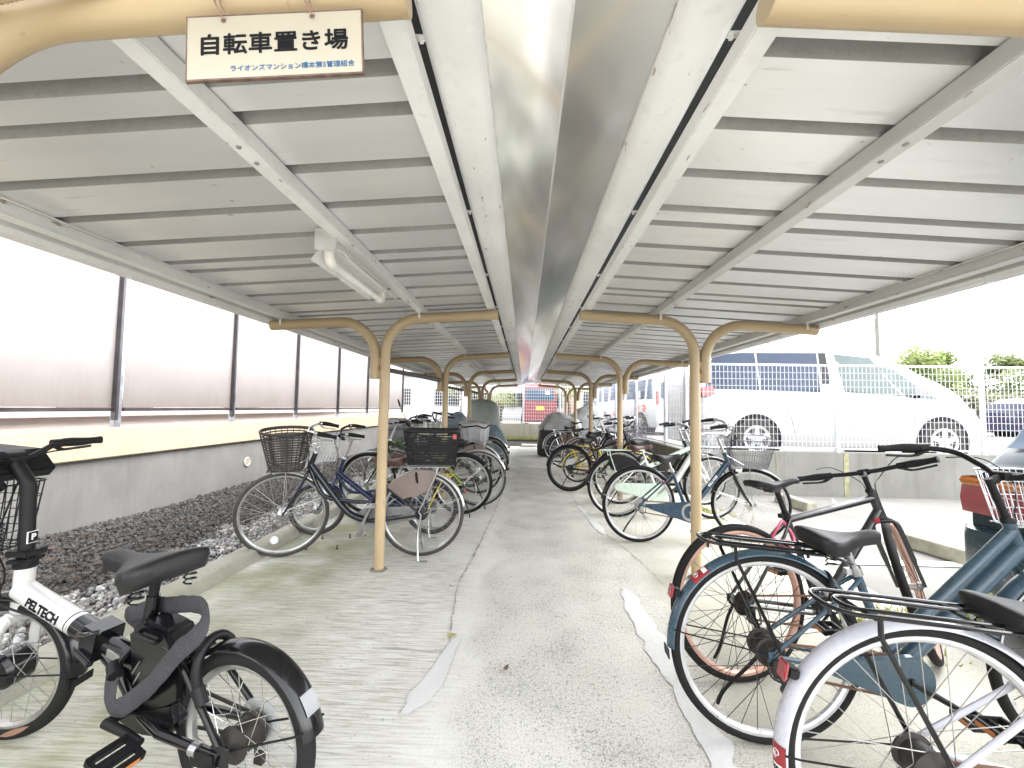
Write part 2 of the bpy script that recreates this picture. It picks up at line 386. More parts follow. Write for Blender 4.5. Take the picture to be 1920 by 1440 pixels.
def rock_field(name, n, x0, x1, y0, y1, smin, smax, m, zfun, seed):
    r = np.random.default_rng(seed)
    t = (1 + 5 ** .5) / 2
    B = np.array([(-1, t, 0), (1, t, 0), (-1, -t, 0), (1, -t, 0), (0, -1, t), (0, 1, t), (0, -1, -t), (0, 1, -t), (t, 0, -1), (t, 0, 1), (-t, 0, -1), (-t, 0, 1)]) / 1.9
    Fc = np.array([(0, 11, 5), (0, 5, 1), (0, 1, 7), (0, 7, 10), (0, 10, 11), (1, 5, 9), (5, 11, 4), (11, 10, 2), (10, 7, 6), (7, 1, 8), (3, 9, 4), (3, 4, 2), (3, 2, 6), (3, 6, 8), (3, 8, 9), (4, 9, 5), (2, 4, 11), (6, 2, 10), (8, 6, 7), (9, 8, 1)])
    yv = y0 + (y1 - y0) * r.random(n) ** 1.5; xv = x0 + (x1 - x0) * r.random(n)
    s = smin + (smax - smin) * r.random(n) ** 2
    vs = B[None] * (1 + .35 * (r.random((n, 12, 1)) - .5)) * s[:, None, None] * (.55 + .6 * r.random((n, 1, 3)))
    a = r.random(n) * 6.283; b = (r.random(n) - .5) * 2
    ca, sa, cb, sb = np.cos(a), np.sin(a), np.cos(b), np.sin(b)
    X, Y, Z = vs[..., 0], vs[..., 1], vs[..., 2]
    Y, Z = Y * cb[:, None] - Z * sb[:, None], Y * sb[:, None] + Z * cb[:, None]
    X, Y = X * ca[:, None] - Y * sa[:, None], X * sa[:, None] + Y * ca[:, None]
    z = np.array([zfun(p, q) for p, q in zip(xv, yv)]) + s * .35 * r.random(n)
    P = np.stack([X + xv[:, None], Y + yv[:, None], Z + z[:, None]], -1).reshape(-1, 3)
    FF = (Fc[None] + 12 * np.arange(n)[:, None, None]).reshape(-1, 3)
    me = bpy.data.meshes.new(name); me.from_pydata(P.tolist(), [], FF.tolist()); me.update(); me.materials.append(m)
    return link(name, me)
def gz(x, y): return .012 + .05 * max(0, min(1, (-2.6 - x) / 1.5)) * (.75 + .25 * math.sin(y * 2.3))
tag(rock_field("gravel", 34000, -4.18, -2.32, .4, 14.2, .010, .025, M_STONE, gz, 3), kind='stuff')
# fallen leaves on the gravel
def leaf_mesh(mb, c, s, rz, tilt):
    R = Matrix.Rotation(rz, 3, 'Z') @ Matrix.Rotation(tilt, 3, 'X')
    o = [(-1, 0), (-.55, .32), (0, .42), (.5, .28), (1, 0), (.5, -.3), (0, -.4), (-.55, -.3)]
    vs = [Vector(c) + R @ Vector((x * s, y * s, .18 * s * (x * x) + .12 * s * abs(y))) for x, y in o] + [Vector(c) + R @ Vector((0, 0, .0))]
    mb.add(vs, [(i, (i + 1) % 8, 8) for i in range(8)])
lb = MB()
for i in range(220):
    y = .8 + 8 * rnd.random() ** 1.6; x = -4.1 + 1.7 * rnd.random() ** .9
    leaf_mesh(lb, (x, y, gz(x, y) + .035), .022 + .025 * rnd.random(), rnd.random() * 6.3, (rnd.random() - .5) * .9)
tag(lb.build("fallen_leaves", m_leaf("dry_leaf", (.12, .072, .05), (.05, .03, .022)), None, 0), kind='stuff')
# kerb with a rounded top
kp = [(-2.34, 0), (-2.34, .07), (-2.325, .085), (-2.22, .085), (-2.19, .07), (-2.165, .0)]
g = [[(x + .006 * noise.noise((y * 1.7, x, 0)), y, z + .006 * noise.noise((y * 2.1, x * 3, 4)) * (z > 0)) for x, z in kp] for y in np.arange(-4, 14.01, .12)]
tag(MB().grid(g).build("kerb", M_KERB, None, 50), kind='structure')
# mortar repairs and cracks in the slab
def ribbon(name, pts, m, z=.004, seed=1, amp=.012, step=.02, kind='structure'):
    mb = MB(); L = []; R = []; d = []
    for i in range(len(pts) - 1):
        (x0, y0, w0), (x1, y1, w1) = pts[i], pts[i + 1]; n = max(2, int(math.hypot(x1 - x0, y1 - y0) / step))
        for k in range(n + (i == len(pts) - 2)):
            t = k / n; x = x0 + (x1 - x0) * t; y = y0 + (y1 - y0) * t; ww = w0 + (w1 - w0) * t
            L.append((x - ww / 2 + amp * 2 * noise.noise((x * 9, y * 13, seed)) + amp * .8 * noise.noise((x * 40, y * 60, seed)), y, z))
            R.append((x + ww / 2 + amp * 2 * noise.noise((x * 9, y * 12, seed + 9)) + amp * .8 * noise.noise((x * 40, y * 60, seed + 7)), y, z))
    mb.grid([L, R]); o = mb.build(name, m, None, 0); return tag(o, kind=kind)
def wob(x, y, s, a=.02): return x + a * noise.noise((y * 5, s, 0)) + a * .5 * noise.noise((y * 19, s, 3))
ribbon("mortar_patch_path", [(.585, 3.02, .03), (.60, 2.9, .10), (.60, 2.4, .12), (.62, 2.0, .12), (.605, 1.55, .10), (.62, 1.0, .10), (.63, .3, .08)], M_PATCH, .004, 2, .014)
ribbon("mortar_patch_path", [(-.43, 2.35, .02), (-.45, 2.25, .05), (-.475, 2.05, .085), (-.50, 1.93, .10), (-.53, 1.83, .09), (-.56, 1.75, .03)], M_PATCH, .004, 5, .010)
ribbon("mortar_patch_path", [(.60, 5.5, .03), (.64, 4.9, .06), (.68, 4.5, .10), (.70, 4.25, .03)], M_PATCH, .004, 8, .014)
crk = mat("crack_dirt", (.32, .31, .28), .95)
ribbon("crack_ground", [(-.40, 6.4, .004), (-.44, 5.0, .006), (-.50, 3.6, .008), (-.545, 3.0, .007), (-.50, 2.5, .005), (-.46, 2.2, .003)], crk, .003, 11, .008)
ribbon("crack_ground", [(.545, 8.0, .003), (.57, 6.3, .006), (.60, 5.4, .008), (.68, 4.5, .006), (.86, 3.5, .005), (.9, 3.0, .003)], crk, .003, 14, .012)
def crack_x(x0, x1, y, s):
    L = [(x, y + .02 * noise.noise((x * 6, s, 0)) + .003, .003) for x in np.arange(x0, x1, .02)]; Rr = [(x, yy - .005, z) for (x, yy, z) in L]
    tag(MB().grid([L, Rr]).build("crack_ground", crk, None, 0), kind='structure')
crack_x(-.95, -.6, 2.72, 3.0); crack_x(-.9, -.55, 4.25, 5.0); crack_x(-.85, -.45, 2.2, 8.0)
# lot markings
ribbon("line_marking", [(2.25, -2, .12), (2.25, 6.3, .12)], M_LINE, .004, 21, .004)
for y in (3.66, 1.15, -1.35): sheet("line_marking", 2.32, 4.9, y - .06, y + .06, .0042, M_LINE)
# moss tufts
def moss(c, n, sx, sy):
    mb = MB()
    for i in range(n):
        x = c[0] + rnd.gauss(0, sx); y = c[1] + rnd.gauss(0, sy); h = .012 + .02 * rnd.random(); a = rnd.random() * 6.28
        mb.add([(x - .006 * math.cos(a), y - .006 * math.sin(a), 0), (x + .006 * math.cos(a), y + .006 * math.sin(a), 0), (x + rnd.gauss(0, .01), y + rnd.gauss(0, .01), h)], [(0, 1, 2)])
    return tag(mb.build("moss", m_moss, None, 0), kind='stuff')
m_moss = m_leaf("moss_green", (.20, .22, .03), (.33, .33, .06))
for c, n, sx, sy in (((2.15, 5.3), 900, .12, .2), ((3.2, 3.0), 700, .12, .05), ((2.35, 2.75), 600, .14, .05), ((1.9, 2.5), 700, .1, .1), ((3.05, 2.5), 700, .12, .08)): moss(c, n, sx, sy)
# planter strip and kerb at the far end
tag(MB().box((-1.0, 14.12, .1), (6.6, .4, .2)).build("planter_ground", soil, None, 0), kind='structure')
tag(MB().box((-1.0, 13.91, .07), (6.6, .12, .14)).build("far_kerb", M_WALLR, None, 0, .01), kind='structure')
gb = MB()
for i in range(2600):
    x = -4.2 + 6.4 * rnd.random(); y = 13.99 + .28 * rnd.random(); h = .05 + .09 * rnd.random(); a = rnd.random() * 6.28
    gb.add([(x - .008 * math.cos(a), y - .008 * math.sin(a), .2), (x + .008 * math.cos(a), y + .008 * math.sin(a), .2), (x + rnd.gauss(0, .03), y + rnd.gauss(0, .03), .2 + h)], [(0, 1, 2)])
tag(gb.build("grass", m_leaf("grass_blade", (.28, .32, .09), (.44, .44, .20)), None, 0), kind='stuff')

# ------------------------------------------------------------------ walls and fences
rw = thing("retaining_wall", "grey concrete retaining wall with a cream rendered cap along the gravel bed", "wall")
MB().box((-4.4, 5.2, .33), (.4, 18.4, .70)).build("wall_face", M_WALLG, rw, 0, .006)
MB().box((-4.42, 5.2, .822), (.54, 18.4, .284)).build("cream_cap", M_CREAM, rw, 0, .008)
vp = MB(); vp.lathe([(.0, .0), (.062, .0), (.066, -.008), (.058, -.016), (.05, -.012), (.05, -.004), (.0, -.004)], (-4.2, 6.25, .37), 'x', 24)
vp.t = None
vent = thing("wall_vent", "round ivory vent grille set in the grey concrete wall above the gravel", "vent", (0, 0, 0))
ivory = mat("ivory_plastic", (.62, .58, .48), .5)
MB().lathe([(.050, .004), (.066, .004), (.068, .012), (.058, .02), (.05, .014)], (-4.2, 6.25, .37), 'x', 28, True).build("vent_rim", ivory, vent)
MB().lathe([(.0, .005), (.052, .005), (.052, .001)], (-4.2, 6.25, .37), 'x', 24).build("vent_back", M_BLACKM, vent)
sl = MB()
for i in range(7):
    z = .37 - .042 + .014 * i; h = math.sqrt(max(0, .05 ** 2 - (z - .37) ** 2)); sl.box((-4.19, 6.25, z), (.008, 2 * h, .005))
sl.build("vent_slats", ivory, vent, 0)
m_bronze = mat("bronze_aluminium", (.075, .07, .075), .35, .6, var=.25, vs=6)
m_bronzel = mat("weathered_aluminium", (.30, .31, .34), .42, .7, var=.2, vs=8)
pf = thing("screen_fence", "tall frosted panel fence with dark steel posts standing on the cream capped wall", "fence")
fy = [-.93, .79, 2.50, 4.22, 5.94, 7.62, 9.34, 11.1, 12.8, 14.3]
for y in fy:
    pb = MB(); pb.box((-4.245, y, 1.95), (.05, .075, 1.98)); pb.build("fence_post", m_bronzel, pf, 0, .004)
    MB().box((-4.205, y - .055, 1.99), (.05, .035, 1.9)).build("post_flange", m_bronze, pf, 0, .003)
for a, b in zip(fy[:-1], fy[1:]):
    MB().box((-4.235, (a + b) / 2, 2.045), (.006, b - a - .11, 1.75)).build("frosted_panel", M_PANEL, pf, 0)
    MB().box((-4.235, (a + b) / 2, 1.147), (.045, b - a - .114, .036)).build("bottom_rail", m_bronze, pf, 0, .004)
    MB().box((-4.235, (a + b) / 2, 2.935), (.045, b - a - .114, .03)).build("top_rail", m_bronze, pf, 0, .004)
pwl = thing("parking_wall", "low pale concrete wall with a corner carrying the white mesh fence", "wall")
MB().add([(2.24, 6.45, -.02), (14, 6.45, -.02), (14, 6.6, -.02), (2.4, 6.6, -.02), (2.4, 14.42, -.02), (2.24, 14.42, -.02)] + [(2.24, 6.45, .64), (14, 6.45, .64), (14, 6.6, .64), (2.4, 6.6, .64), (2.4, 14.42, .64), (2.24, 14.42, .64)],
         [(0, 1, 7, 6), (1, 2, 8, 7), (2, 3, 9, 8), (3, 4, 10, 9), (4, 5, 11, 10), (5, 0, 6, 11), (6, 7, 8, 9), (6, 9, 10, 11)]).build("wall_body", M_WALLR, pwl, 0, .008)
joint = mat("mossy_joint", (.30, .29, .17), .95, var=.3, vs=12)
for x in (3.62, 4.62, 7.0):
    MB().box((x, 6.448, .31), (.07 if x == 4.62 else .012, .006, .64)).build("wall_joint", joint, pwl, 0)
ewl = thing("end_wall", "low mossy concrete wall closing the far end of the passage", "wall")
MB().box((-1.0, 14.37, .35), (6.46, .14, .716)).build("wall_body", m_concrete("mossy_concrete", (.40, .39, .33), (.50, .48, .42), (.24, .24, .14), True, .6), ewl, 0, .008)
M_FENCE = mat("white_coated_wire", (.74, .75, .78), .4, var=.05)
M_FENCEP = mat("pale_fence_post", (.58, .60, .66), .4, .3, var=.08)
def mesh_fence(label, p0, p1, z0, z1, posts, gx=.06, gz_=.1, r=.0026):
    t = thing("mesh_fence", label, "fence", group=None)
    P0, P1 = Vector(p0), Vector(p1); L = (P1 - P0).length; d = (P1 - P0) / L; nrm = Vector((-d.y, d.x))
    wv = MB(); n = int(L / gx)
    for i in range(n + 1):
        q = P0 + d * (L * i / n); wv.tube([(q.x, q.y, z0 + .05), (q.x, q.y, z1)], r, 4, caps=False)
    k = int((z1 - z0 - .05) / gz_)
    for j in range(k + 1):
        z = z0 + .05 + (z1 - z0 - .05) * j / k; q = nrm * .006
        wv.tube([(P0.x + q.x, P0.y + q.y, z), (P1.x + q.x, P1.y + q.y, z)], r * 1.1, 4, caps=False)
    wv.build("wire_mesh", M_FENCE, t, 0)
    e = MB(); e.tube([(P0.x, P0.y, z1 + .008), (P1.x, P1.y, z1 + .008)], .016, 6); e.build("top_rail", M_FENCE, t)
    e = MB(); e.tube([(P0.x, P0.y, z0 + .045), (P1.x, P1.y, z0 + .045)], .014, 6); e.build("bottom_rail", M_FENCE, t)
    for s in posts:
        q = P0 + d * s + nrm * -.032
        pb = MB(); pb.tube([(q.x, q.y, z0 - .06), (q.x, q.y, z1 + .035)], .032, 10); pb.lathe([(.034, 0), (.034, .02), (.0, .03)], (q.x, q.y, z1 + .03), 'z', 10); pb.build("fence_post", M_FENCEP, t)
    return t
mesh_fence("white wire mesh fence on the low wall in front of the white minivan", (2.3, 6.52), (13, 6.52), .64, 1.92, [0.02, 2.23, 4.33, 6.5, 8.6])
mesh_fence("white wire mesh fence running away beside the right hand bicycle row", (2.3, 6.55), (2.3, 14.4), .64, 1.92, [.9, 2.85, 4.9, 6.9, 7.8], .07, .1)
mesh_fence("white wire mesh fence on the far end wall before the red van", (-4.2, 14.4), (2.25, 14.4), .70, 1.95, [2.0, 4.05, 5.28, 6.3], .075, .1, .0065)

# ------------------------------------------------------------------ the shelter
S, Z1 = 2.5186, 3.232
FY = [Z1 + S * (k - 1) for k in range(0, 6)]
HI, HO, XI, XO, PX = 1.935, 1.834, .312, 2.076, 1.174
SL = (HI - HO) / (XO - XI)
def bz(x): return HI - (abs(x) - XI) * SL
Y0, Y1 = .38, 13.75
M_FOOTSHADE = mat("foot_shade_tone", (.20, .18, .14), .95, var=.4, vs=30, bump=.5, bs=80)  # tone of the added rings that stand for contact shade at the posts
def shelter(sg, label, rib0):
    t = thing("bicycle_shelter", label, "shelter", group="facing halves of the bicycle shed")
    # folded roof sheet
    zb = lambda x: bz(x) + .038 + .056
    ribs = sorted(y for k in range(-3, 14) for y in [rib0 + 1.138 * k + .25 * i for i in range(5)] if Y0 + .05 < y < Y1 - .05)
    prof = [(Y0, 0)]
    for y in ribs: prof += [(y - .026, 0), (y - .024, .004), (y - .019, .042), (y + .019, .042), (y + .024, .004), (y + .026, 0)]
    prof.append((Y1, 0))
    xs = [.402, .8, 1.3, 1.75, 2.14]; g0 = [[(sg * x, y, zb(x) + z) for y, z in prof] for x in xs]; g1 = [[(sg * x, y, zb(x) + z + .004) for y, z in prof] for x in xs]
    mb = MB(); mb.grid(g0); mb.grid(g1); ro = mb.build("roof_sheet", M_ROOF, t, 30); ro.data.materials.append(M_RIB); J = len(prof) - 1
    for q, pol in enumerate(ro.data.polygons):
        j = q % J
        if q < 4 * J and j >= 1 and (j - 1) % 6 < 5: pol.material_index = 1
    for x, nm in ((.91, "purlin"), (.371, "purlin")):
        ww = .052 if x > .5 else .05; pb = MB(); z0 = bz(x) + .04; h = .052
        pb.add([(sg * (x + a), y, z0 + b - a * SL) for y in (Y0, Y1) for a, b in ((-ww / 2, 0), (ww / 2, 0), (ww / 2, h), (-ww / 2, h))], [(0, 1, 2, 3), (4, 5, 6, 7), (0, 1, 5, 4), (1, 2, 6, 5), (2, 3, 7, 6), (3, 0, 4, 7)])
        pb.build(nm, M_STEELW if sg < 0 or x < .5 else M_STEELG, t, 0, .003)
        if x > .5:
            bo = MB()
            for k in range(0, 6):
                for dy in (.42, .5, -.35): bo.lathe([(.007, 0), (.007, -.004), (.004, -.006), (0, -.006)], (sg * x, FY[k] + dy, z0), 'z', 8)
            bo.build("bolt_heads", M_ALU, t)
    # eave channel with clips and the rain gutter outside it
    x = 1.985; z0 = bz(x) + .040; ch = MB()
    for dx, dz, ww, hh in ((0, .004, .062, .006), (-.028, .034, .006, .052), (.0, .050, .062, .004)): ch.box((sg * (x + dx), (Y0 + Y1) / 2, z0 + dz), (ww, Y1 - Y0, hh))
    ch.build("eave_channel", M_STEELW if sg < 0 else M_STEELG, t, 0, .001)
    cl = MB()
    for y in ribs: cl.box((sg * (x - .045), y + .03, z0 + .062), (.018, .006, .03))
    cl.tube([(sg * (x - .05), Y0, z0 + .048), (sg * (x - .05), Y1, z0 + .048)], .004, 6)
    cl.build("roof_clips", M_STEELW if sg < 0 else M_STEELG, t, 0)
    gt = MB(); gp = [(.0, .09), (.0, .02), (.02, 0), (.085, 0), (.105, .02), (.105, .095), (.099, .095), (.099, .024), (.083, .006), (.022, .006), (.006, .024), (.006, .09)]
    gt.prism(gp, lambda a, b, y: (sg * (2.06 + a), y, z0 - .025 + b), Y0, Y1); gt.build("rain_gutter", M_STEELW if sg < 0 else M_STEELG, t, 30)
    hk = MB()
    for y in np.arange(Y0 + .45, Y1, .62): hk.box((sg * 2.10, y, z0 - .03), (.03, .018, .012))
    hk.build("gutter_hooks", M_STEELW, t, 0)
    # bent pipe frames
    for k, y in enumerate(FY):
        if k == 0 and sg < 0: y = .69
        pts = fillet([(sg * PX, y, -.02), (sg * PX, y, bz(PX)), (sg * XI, y, HI)], .27, 12)
        pb = MB(); pb.tube(pts, .038, 16); fr = pb.build("post", M_PIPE, t, 50)
        MB().lathe([(.036, .0), (.064, .0), (.058, .006), (.040, .011)], (sg * PX, y, 0), "z", 20).build("foot_shade_ring", M_FOOTSHADE, fr)  # no real collar: dark ring added as shade around the post foot
        px2 = PX + .077
        pts = fillet([(sg * px2, y, 1.43), (sg * px2, y, bz(px2)), (sg * XO, y, HO)], .27, 12)
        MB().tube(pts, .038, 16).build("outer_arm", M_PIPE, fr, 50)
        for z in (1.47, 1.56): MB().box((sg * (PX + .038), y, z), (.012, .03, .05)).build("weld_plate", M_PIPE, fr, 0)
        for xx in (() if k == 0 else (.91, 1.985)): MB().box((sg * xx, y - .042, bz(xx) + .03), (.014, .004, .07)).build("bracket", M_STEELW, fr, 0)
    return t
shL = shelter(-1, "left half of the ribbed metal roof on beige pipe posts, beside the gravel", 1.096)
shR = shelter(1, "right half of the ribbed metal roof on beige pipe posts, beside the car park", .662)
rc = thing("ridge_cover", "shiny folded steel ridge cover with white side channels between the two shed roofs", "roof cover")
zr = 2.045
mb = MB(); ys = np.arange(Y0 - .1, Y1 + .3, .4)
for dz in (0, .003):
    mb.grid([[(x, y, z + dz + .002 * noise.noise((x * 3, y * 1.3, 1))) for y in ys] for x, z in ((-.215, zr + .01), (-.1, zr + .058), (-.004, zr + .1), (.004, zr + .1), (.1, zr + .058), (.215, zr + .01))])
mb.build("folded_sheet", M_RIDGE, rc, 20)
for sg in (-1, 1):
    pr = [(.335, zr + .075), (.335, zr + .0), (.322, zr - .018), (.30, zr - .028), (.235, zr - .028), (.213, zr - .018), (.2, zr + .0), (.2, zr + .03), (.204, zr + .03), (.204, zr + .002), (.216, zr - .014), (.236, zr - .023), (.299, zr - .023), (.319, zr - .014), (.330, zr + .002), (.330, zr + .075)]
    MB().prism(pr, lambda a, b, y: (sg * a, y, b), Y0 - .1, Y1).build("side_channel", M_STEELW, rc, 35)
fl = MB()
for sg in (-1, 1): fl.add([(sg * .325, Y0 - .1, 2.118), (sg * .62, Y0 - .1, 2.10), (sg * .62, Y1, 2.10), (sg * .325, Y1, 2.118), (sg * .325, Y0 - .1, 2.122), (sg * .62, Y0 - .1, 2.104), (sg * .62, Y1, 2.104), (sg * .325, Y1, 2.122)], [(0, 1, 2, 3), (4, 5, 6, 7), (0, 1, 5, 4), (3, 2, 6, 7), (0, 3, 7, 4), (1, 2, 6, 5)])
fl.build("flashing", mat("shaded_flashing", (.07, .07, .07), .7), rc, 0)  # strip added over the gap, the gap's shade put into its grey
for sg in (-1, 1):
    for y in np.arange(.9, Y1, .84): MB().box((sg * .348, y, zr - .004), (.03, .016, .004)).box((sg * .34, y, zr - .010), (.008, .008, .010)).build("channel_strap", M_STEELW, rc, 0)
# eave downpipes (left)
M_PVC = mat("dark_grey_pipe", (.13, .13, .13), .45)
for y, lab in ((5.5, "dark grey downpipe elbow under the left eave, nearer one"), (10.6, "dark grey downpipe elbow under the left eave, farther one")):
    t = thing("downpipe", lab, "pipe", group="downpipes under the left eave")
    MB().tube(fillet([(-2.12, y, 1.83), (-2.12, y, 1.73), (-1.45, y + .12, 1.62), (-1.24, y + .22, 1.58)], .06), .03, 10).build("pipe_bend", M_PVC, t)
    MB().lathe([(.036, 0), (.036, .05), (.033, .05)], (-2.12, y, 1.80), 'z', 14).build("socket", M_PVC, t)
# strip lights
def strip_light(y, lab):
    t = thing("strip_light", lab, "light", (-.965, y, bz(.93) + .035), group="unlit tube lights under the left roof")
    L = .78
    MB().box((0, .015, -.0), (.092, .02, .095)).build("end_plate", mat("pale_grey_enamel", (.6, .6, .59), .4), t, 0, .003)
    MB().box((.0, L / 2, -.012), (.06, L - .06, .05)).build("housing", M_STEELW, t, 0, .003)
    for sgn in (-1, 1):
        pr = [(.03, -.03), (.06, -.045), (.085, -.075), (.088, -.073), (.063, -.041), (.032, -.026)]
        MB().prism(pr, lambda a, b, yy: (sgn * a, yy, b), .06, L - .02).build("reflector", mat("white_enamel", (.74, .74, .72), .3), t, 40)
    for yy, e in ((.055, 1), (L - .04, -1)):
        MB().tube(fillet([(0, yy, -.03), (0, yy, -.085), (0, yy + e * .05, -.088)], .028, 6), .022, 12).build("lamp_socket", mat("cream_socket", (.75, .73, .68), .35), t)
    MB().tube([(0, .1, -.088), (0, L - .085, -.088)], .0165, 14).build("fluorescent_tube", mat("tube_glass", (.86, .86, .86), .2), t)
    return t
strip_light(1.76, "unlit fluorescent strip light on the left purlin, nearest to the sign")
strip_light(6.3, "small distant unlit strip light on the left purlin beyond the second post")
# sign board hanging from the first beam
sg_ = thing("hanging_sign", "cream metal sign with black Japanese lettering hung by wires from the beam", "sign", (-.516, .655, 1.807), 0)
sg_.rotation_euler = (rad(-2), rad(-4.0), rad(2.0))
W, H = .286, .112
mb = MB(); mb.box((0, 0, 0), (W, .004, H)); mb.build("board", mat("cream_enamel", (.37, .335, .262), .35, var=.05, vs=8), sg_, 0, .0008)
ed = MB()
for c, d in (((0, .0006, H / 2), (W + .003, .006, .0022)), ((0, .0006, -H / 2), (W + .003, .006, .003)), ((-W / 2, .0006, 0), (.0022, .006, H)), ((W / 2, .0006, 0), (.0022, .006, H))): ed.box(c, d)
ed.build("rusty_edge", mat("rust_brown", (.13, .085, .065), .8, var=.4, vs=60), sg_, 0)
MT = Matrix(((1, 0, 0, 0), (0, 0, -1, 0), (0, 1, 0, 0), (0, 0, 0, 1)))
text("black_lettering", "自転車置き場", .0385, M_TEXTB, sg_, Matrix.Translation((-.002, -.0025, .002)) @ MT, .0007, sx=1.05, spacing=1.04)
text("blue_lettering", "ライオンズマンション橋本第5管理組合", .0116, M_TEXTC, sg_, Matrix.Translation((.029, -.0025, -.0395)) @ MT, .0, sx=1.0)
wr = MB()
for x, rt in ((-.083, 1), (.062, 1)):
    wr.tube(spline([(x, -.004, H / 2 - .008), (x - .004, -.010, H / 2 + .004), (x - .012, -.006, H / 2 + .03), (x - .02, .03, H / 2 + .115), (x - .02, .075, H / 2 + .12)], 6), .0016, 6)
    wr.tube(spline([(x + .003, -.004, H / 2 - .008), (x + .004, .004, H / 2 + .004), (x - .008, .0, H / 2 + .03), (x - .02, .03, H / 2 + .115)], 6), .0014, 6)
wr.build("hanging_wire", mat("rusty_wire", (.30, .19, .14), .6, .4, var=.3, vs=80), sg_)
ho = MB()
for x in (-.083, .062): ho.lathe([(.0, -.0024), (.0045, -.0026), (.0035, -.0024)], (x, 0, H / 2 - .009), 'y', 12)
ho.build("rust_spots", mat("rust_brown", (.13, .085, .065), .8), sg_)
# corrugated cable conduit on the same beam
cc = thing("cable_conduit", "corrugated cable hose in black and beige strapped to the beam left of the sign", "hose")
def hose(pts, r, m, nm, pit=.0075):
    P = spline(pts, 40); L = 0; rs = []
    for i, p in enumerate(P):
        if i: L += (p - P[i - 1]).length
        rs.append(r * (1 + .09 * math.sin(2 * math.pi * L / pit)))
    MB().tube(P, rs, 12).build(nm, m, cc)
A = (-1.3, .62, 1.90); B = (-1.08, .615, 1.863); C0 = (-.97, .62, 1.864); D = (-.88, .625, 1.889); E_ = (-.75, .635, 1.92)
hose([A, (-1.18, .617, 1.874), B, (-1.02, .617, 1.8625)], .013, M_BLACKM, "black_hose"); hose([(-1.0, .618, 1.8625), C0, D, E_, (-.6, .64, 1.95)], .0125, M_PIPE, "beige_hose")
MB().tube([(-1.03, .617, 1.8625), (-.985, .6195, 1.8628)], .0165, 14).build("hose_clamp", M_PIPE, cc)
# ------------------------------------------------------------------ bicycle parts
WC = {}
def wheel_meshes(R, tw, rimw, nsp, rim_m, tyre_m, sp_m, hub):
    key = (R, tw, rimw, nsp, rim_m.name, tyre_m.name, sp_m.name, hub)
    if key in WC: return WC[key]
    def me(mb, n, m, sm=40):
        o = mb.build(n, m, None, sm); d = o.data; bpy.data.objects.remove(o); return d
    out = {}
    h = tw / 2; rt = R - h
    prof = [(rt + h * math.cos(a) * (1.0 if abs(a) < 1.2 else .95), h * math.sin(a)) for a in [-2.3 + 4.6 * i / 14 for i in range(15)]]
    out["tyre"] = me(MB().lathe(prof, axis='y', n=72, closed=True), "tyre", tyre_m, 60)
    r0 = rt - h * .62; hw = rimw / 2
    prof = [(r0 + .004, -hw), (r0 - .010, -hw), (r0 - .018, -hw * .5), (r0 - .019, hw * .5), (r0 - .010, hw), (r0 + .004, hw), (r0, hw * .75), (r0, -hw * .75)]
    out["rim"] = me(MB().lathe(prof, axis='y', n=72, closed=True), "rim", rim_m, 30)
    hr = {'small': .018, 'dyn': .036, 'gear': .026, 'drum': .045, 'motor': .062}[hub]; fw = .032
    if hub == 'motor': prof = [(.012, -.055), (.05, -.05), (hr, -.035), (hr, .035), (.05, .05), (.012, .055)]
    elif hub == 'small': prof = [(.008, -.048), (.012, -.045), (.024, -.034), (.024, -.030), (.014, -.024), (.014, .024), (.024, .030), (.024, .034), (.012, .045), (.008, .048)]
    else: prof = [(.010, -.052), (.016, -.046), (hr + .008, -.036), (hr + .008, -.031), (hr, -.027), (hr * .9, .027), (hr + .006, .031), (hr + .006, .036), (.016, .046), (.010, .052)]
    out["hub"] = me(MB().lathe(prof, axis='y', n=28).tube([(0, -.062, 0), (0, .062, 0)], .005, 8), "hub", M_BLACKP if hub == 'motor' else M_DARKG if hub == 'drum' else M_ALU, 30)
    sp = MB(); re_ = r0 - .016; rf = (hr if hub == 'motor' else hr + .004 if hub != 'small' else .022)
    for i in range(nsp):
        a = 2 * math.pi * i / nsp; sd = 1 if i % 2 else -1; off = (1 if (i // 2) % 2 else -1) * (1.15 if nsp > 24 else .8)
        b = a + off
        sp.tube([(rf * math.cos(b), sd * fw, rf * math.sin(b)), (re_ * math.cos(a), sd * .003, re_ * math.sin(a))], .0012, 4, caps=False)
    out["spokes"] = me(sp, "spokes", sp_m, 60)
    WC[key] = out
    return out
def add_wheel(t, M, R, spin=0.0, reflector=None, **k):
    d = wheel_meshes(R, k.get('tw', .036), k.get('rimw', .024), k.get('nsp', 32), k.get('rim', M_ALU), k.get('tyre', M_RUB), k.get('spoke', M_SPOKE), k.get('hub', 'small'))
    wl = link("wheel", d["rim"], t); wl.matrix_basis = M @ Matrix.Rotation(spin, 4, 'Y')
    for n in ("tyre", "hub", "spokes"): link(n, d[n], wl)
    if reflector:
        mb = MB(); mb.lathe([(0, .006), (.028, .006), (.032, 0), (.028, -.006), (0, -.006)], (R * .62, 0, 0), 'y', 16); mb.build("spoke_reflector", reflector, wl)
    return wl
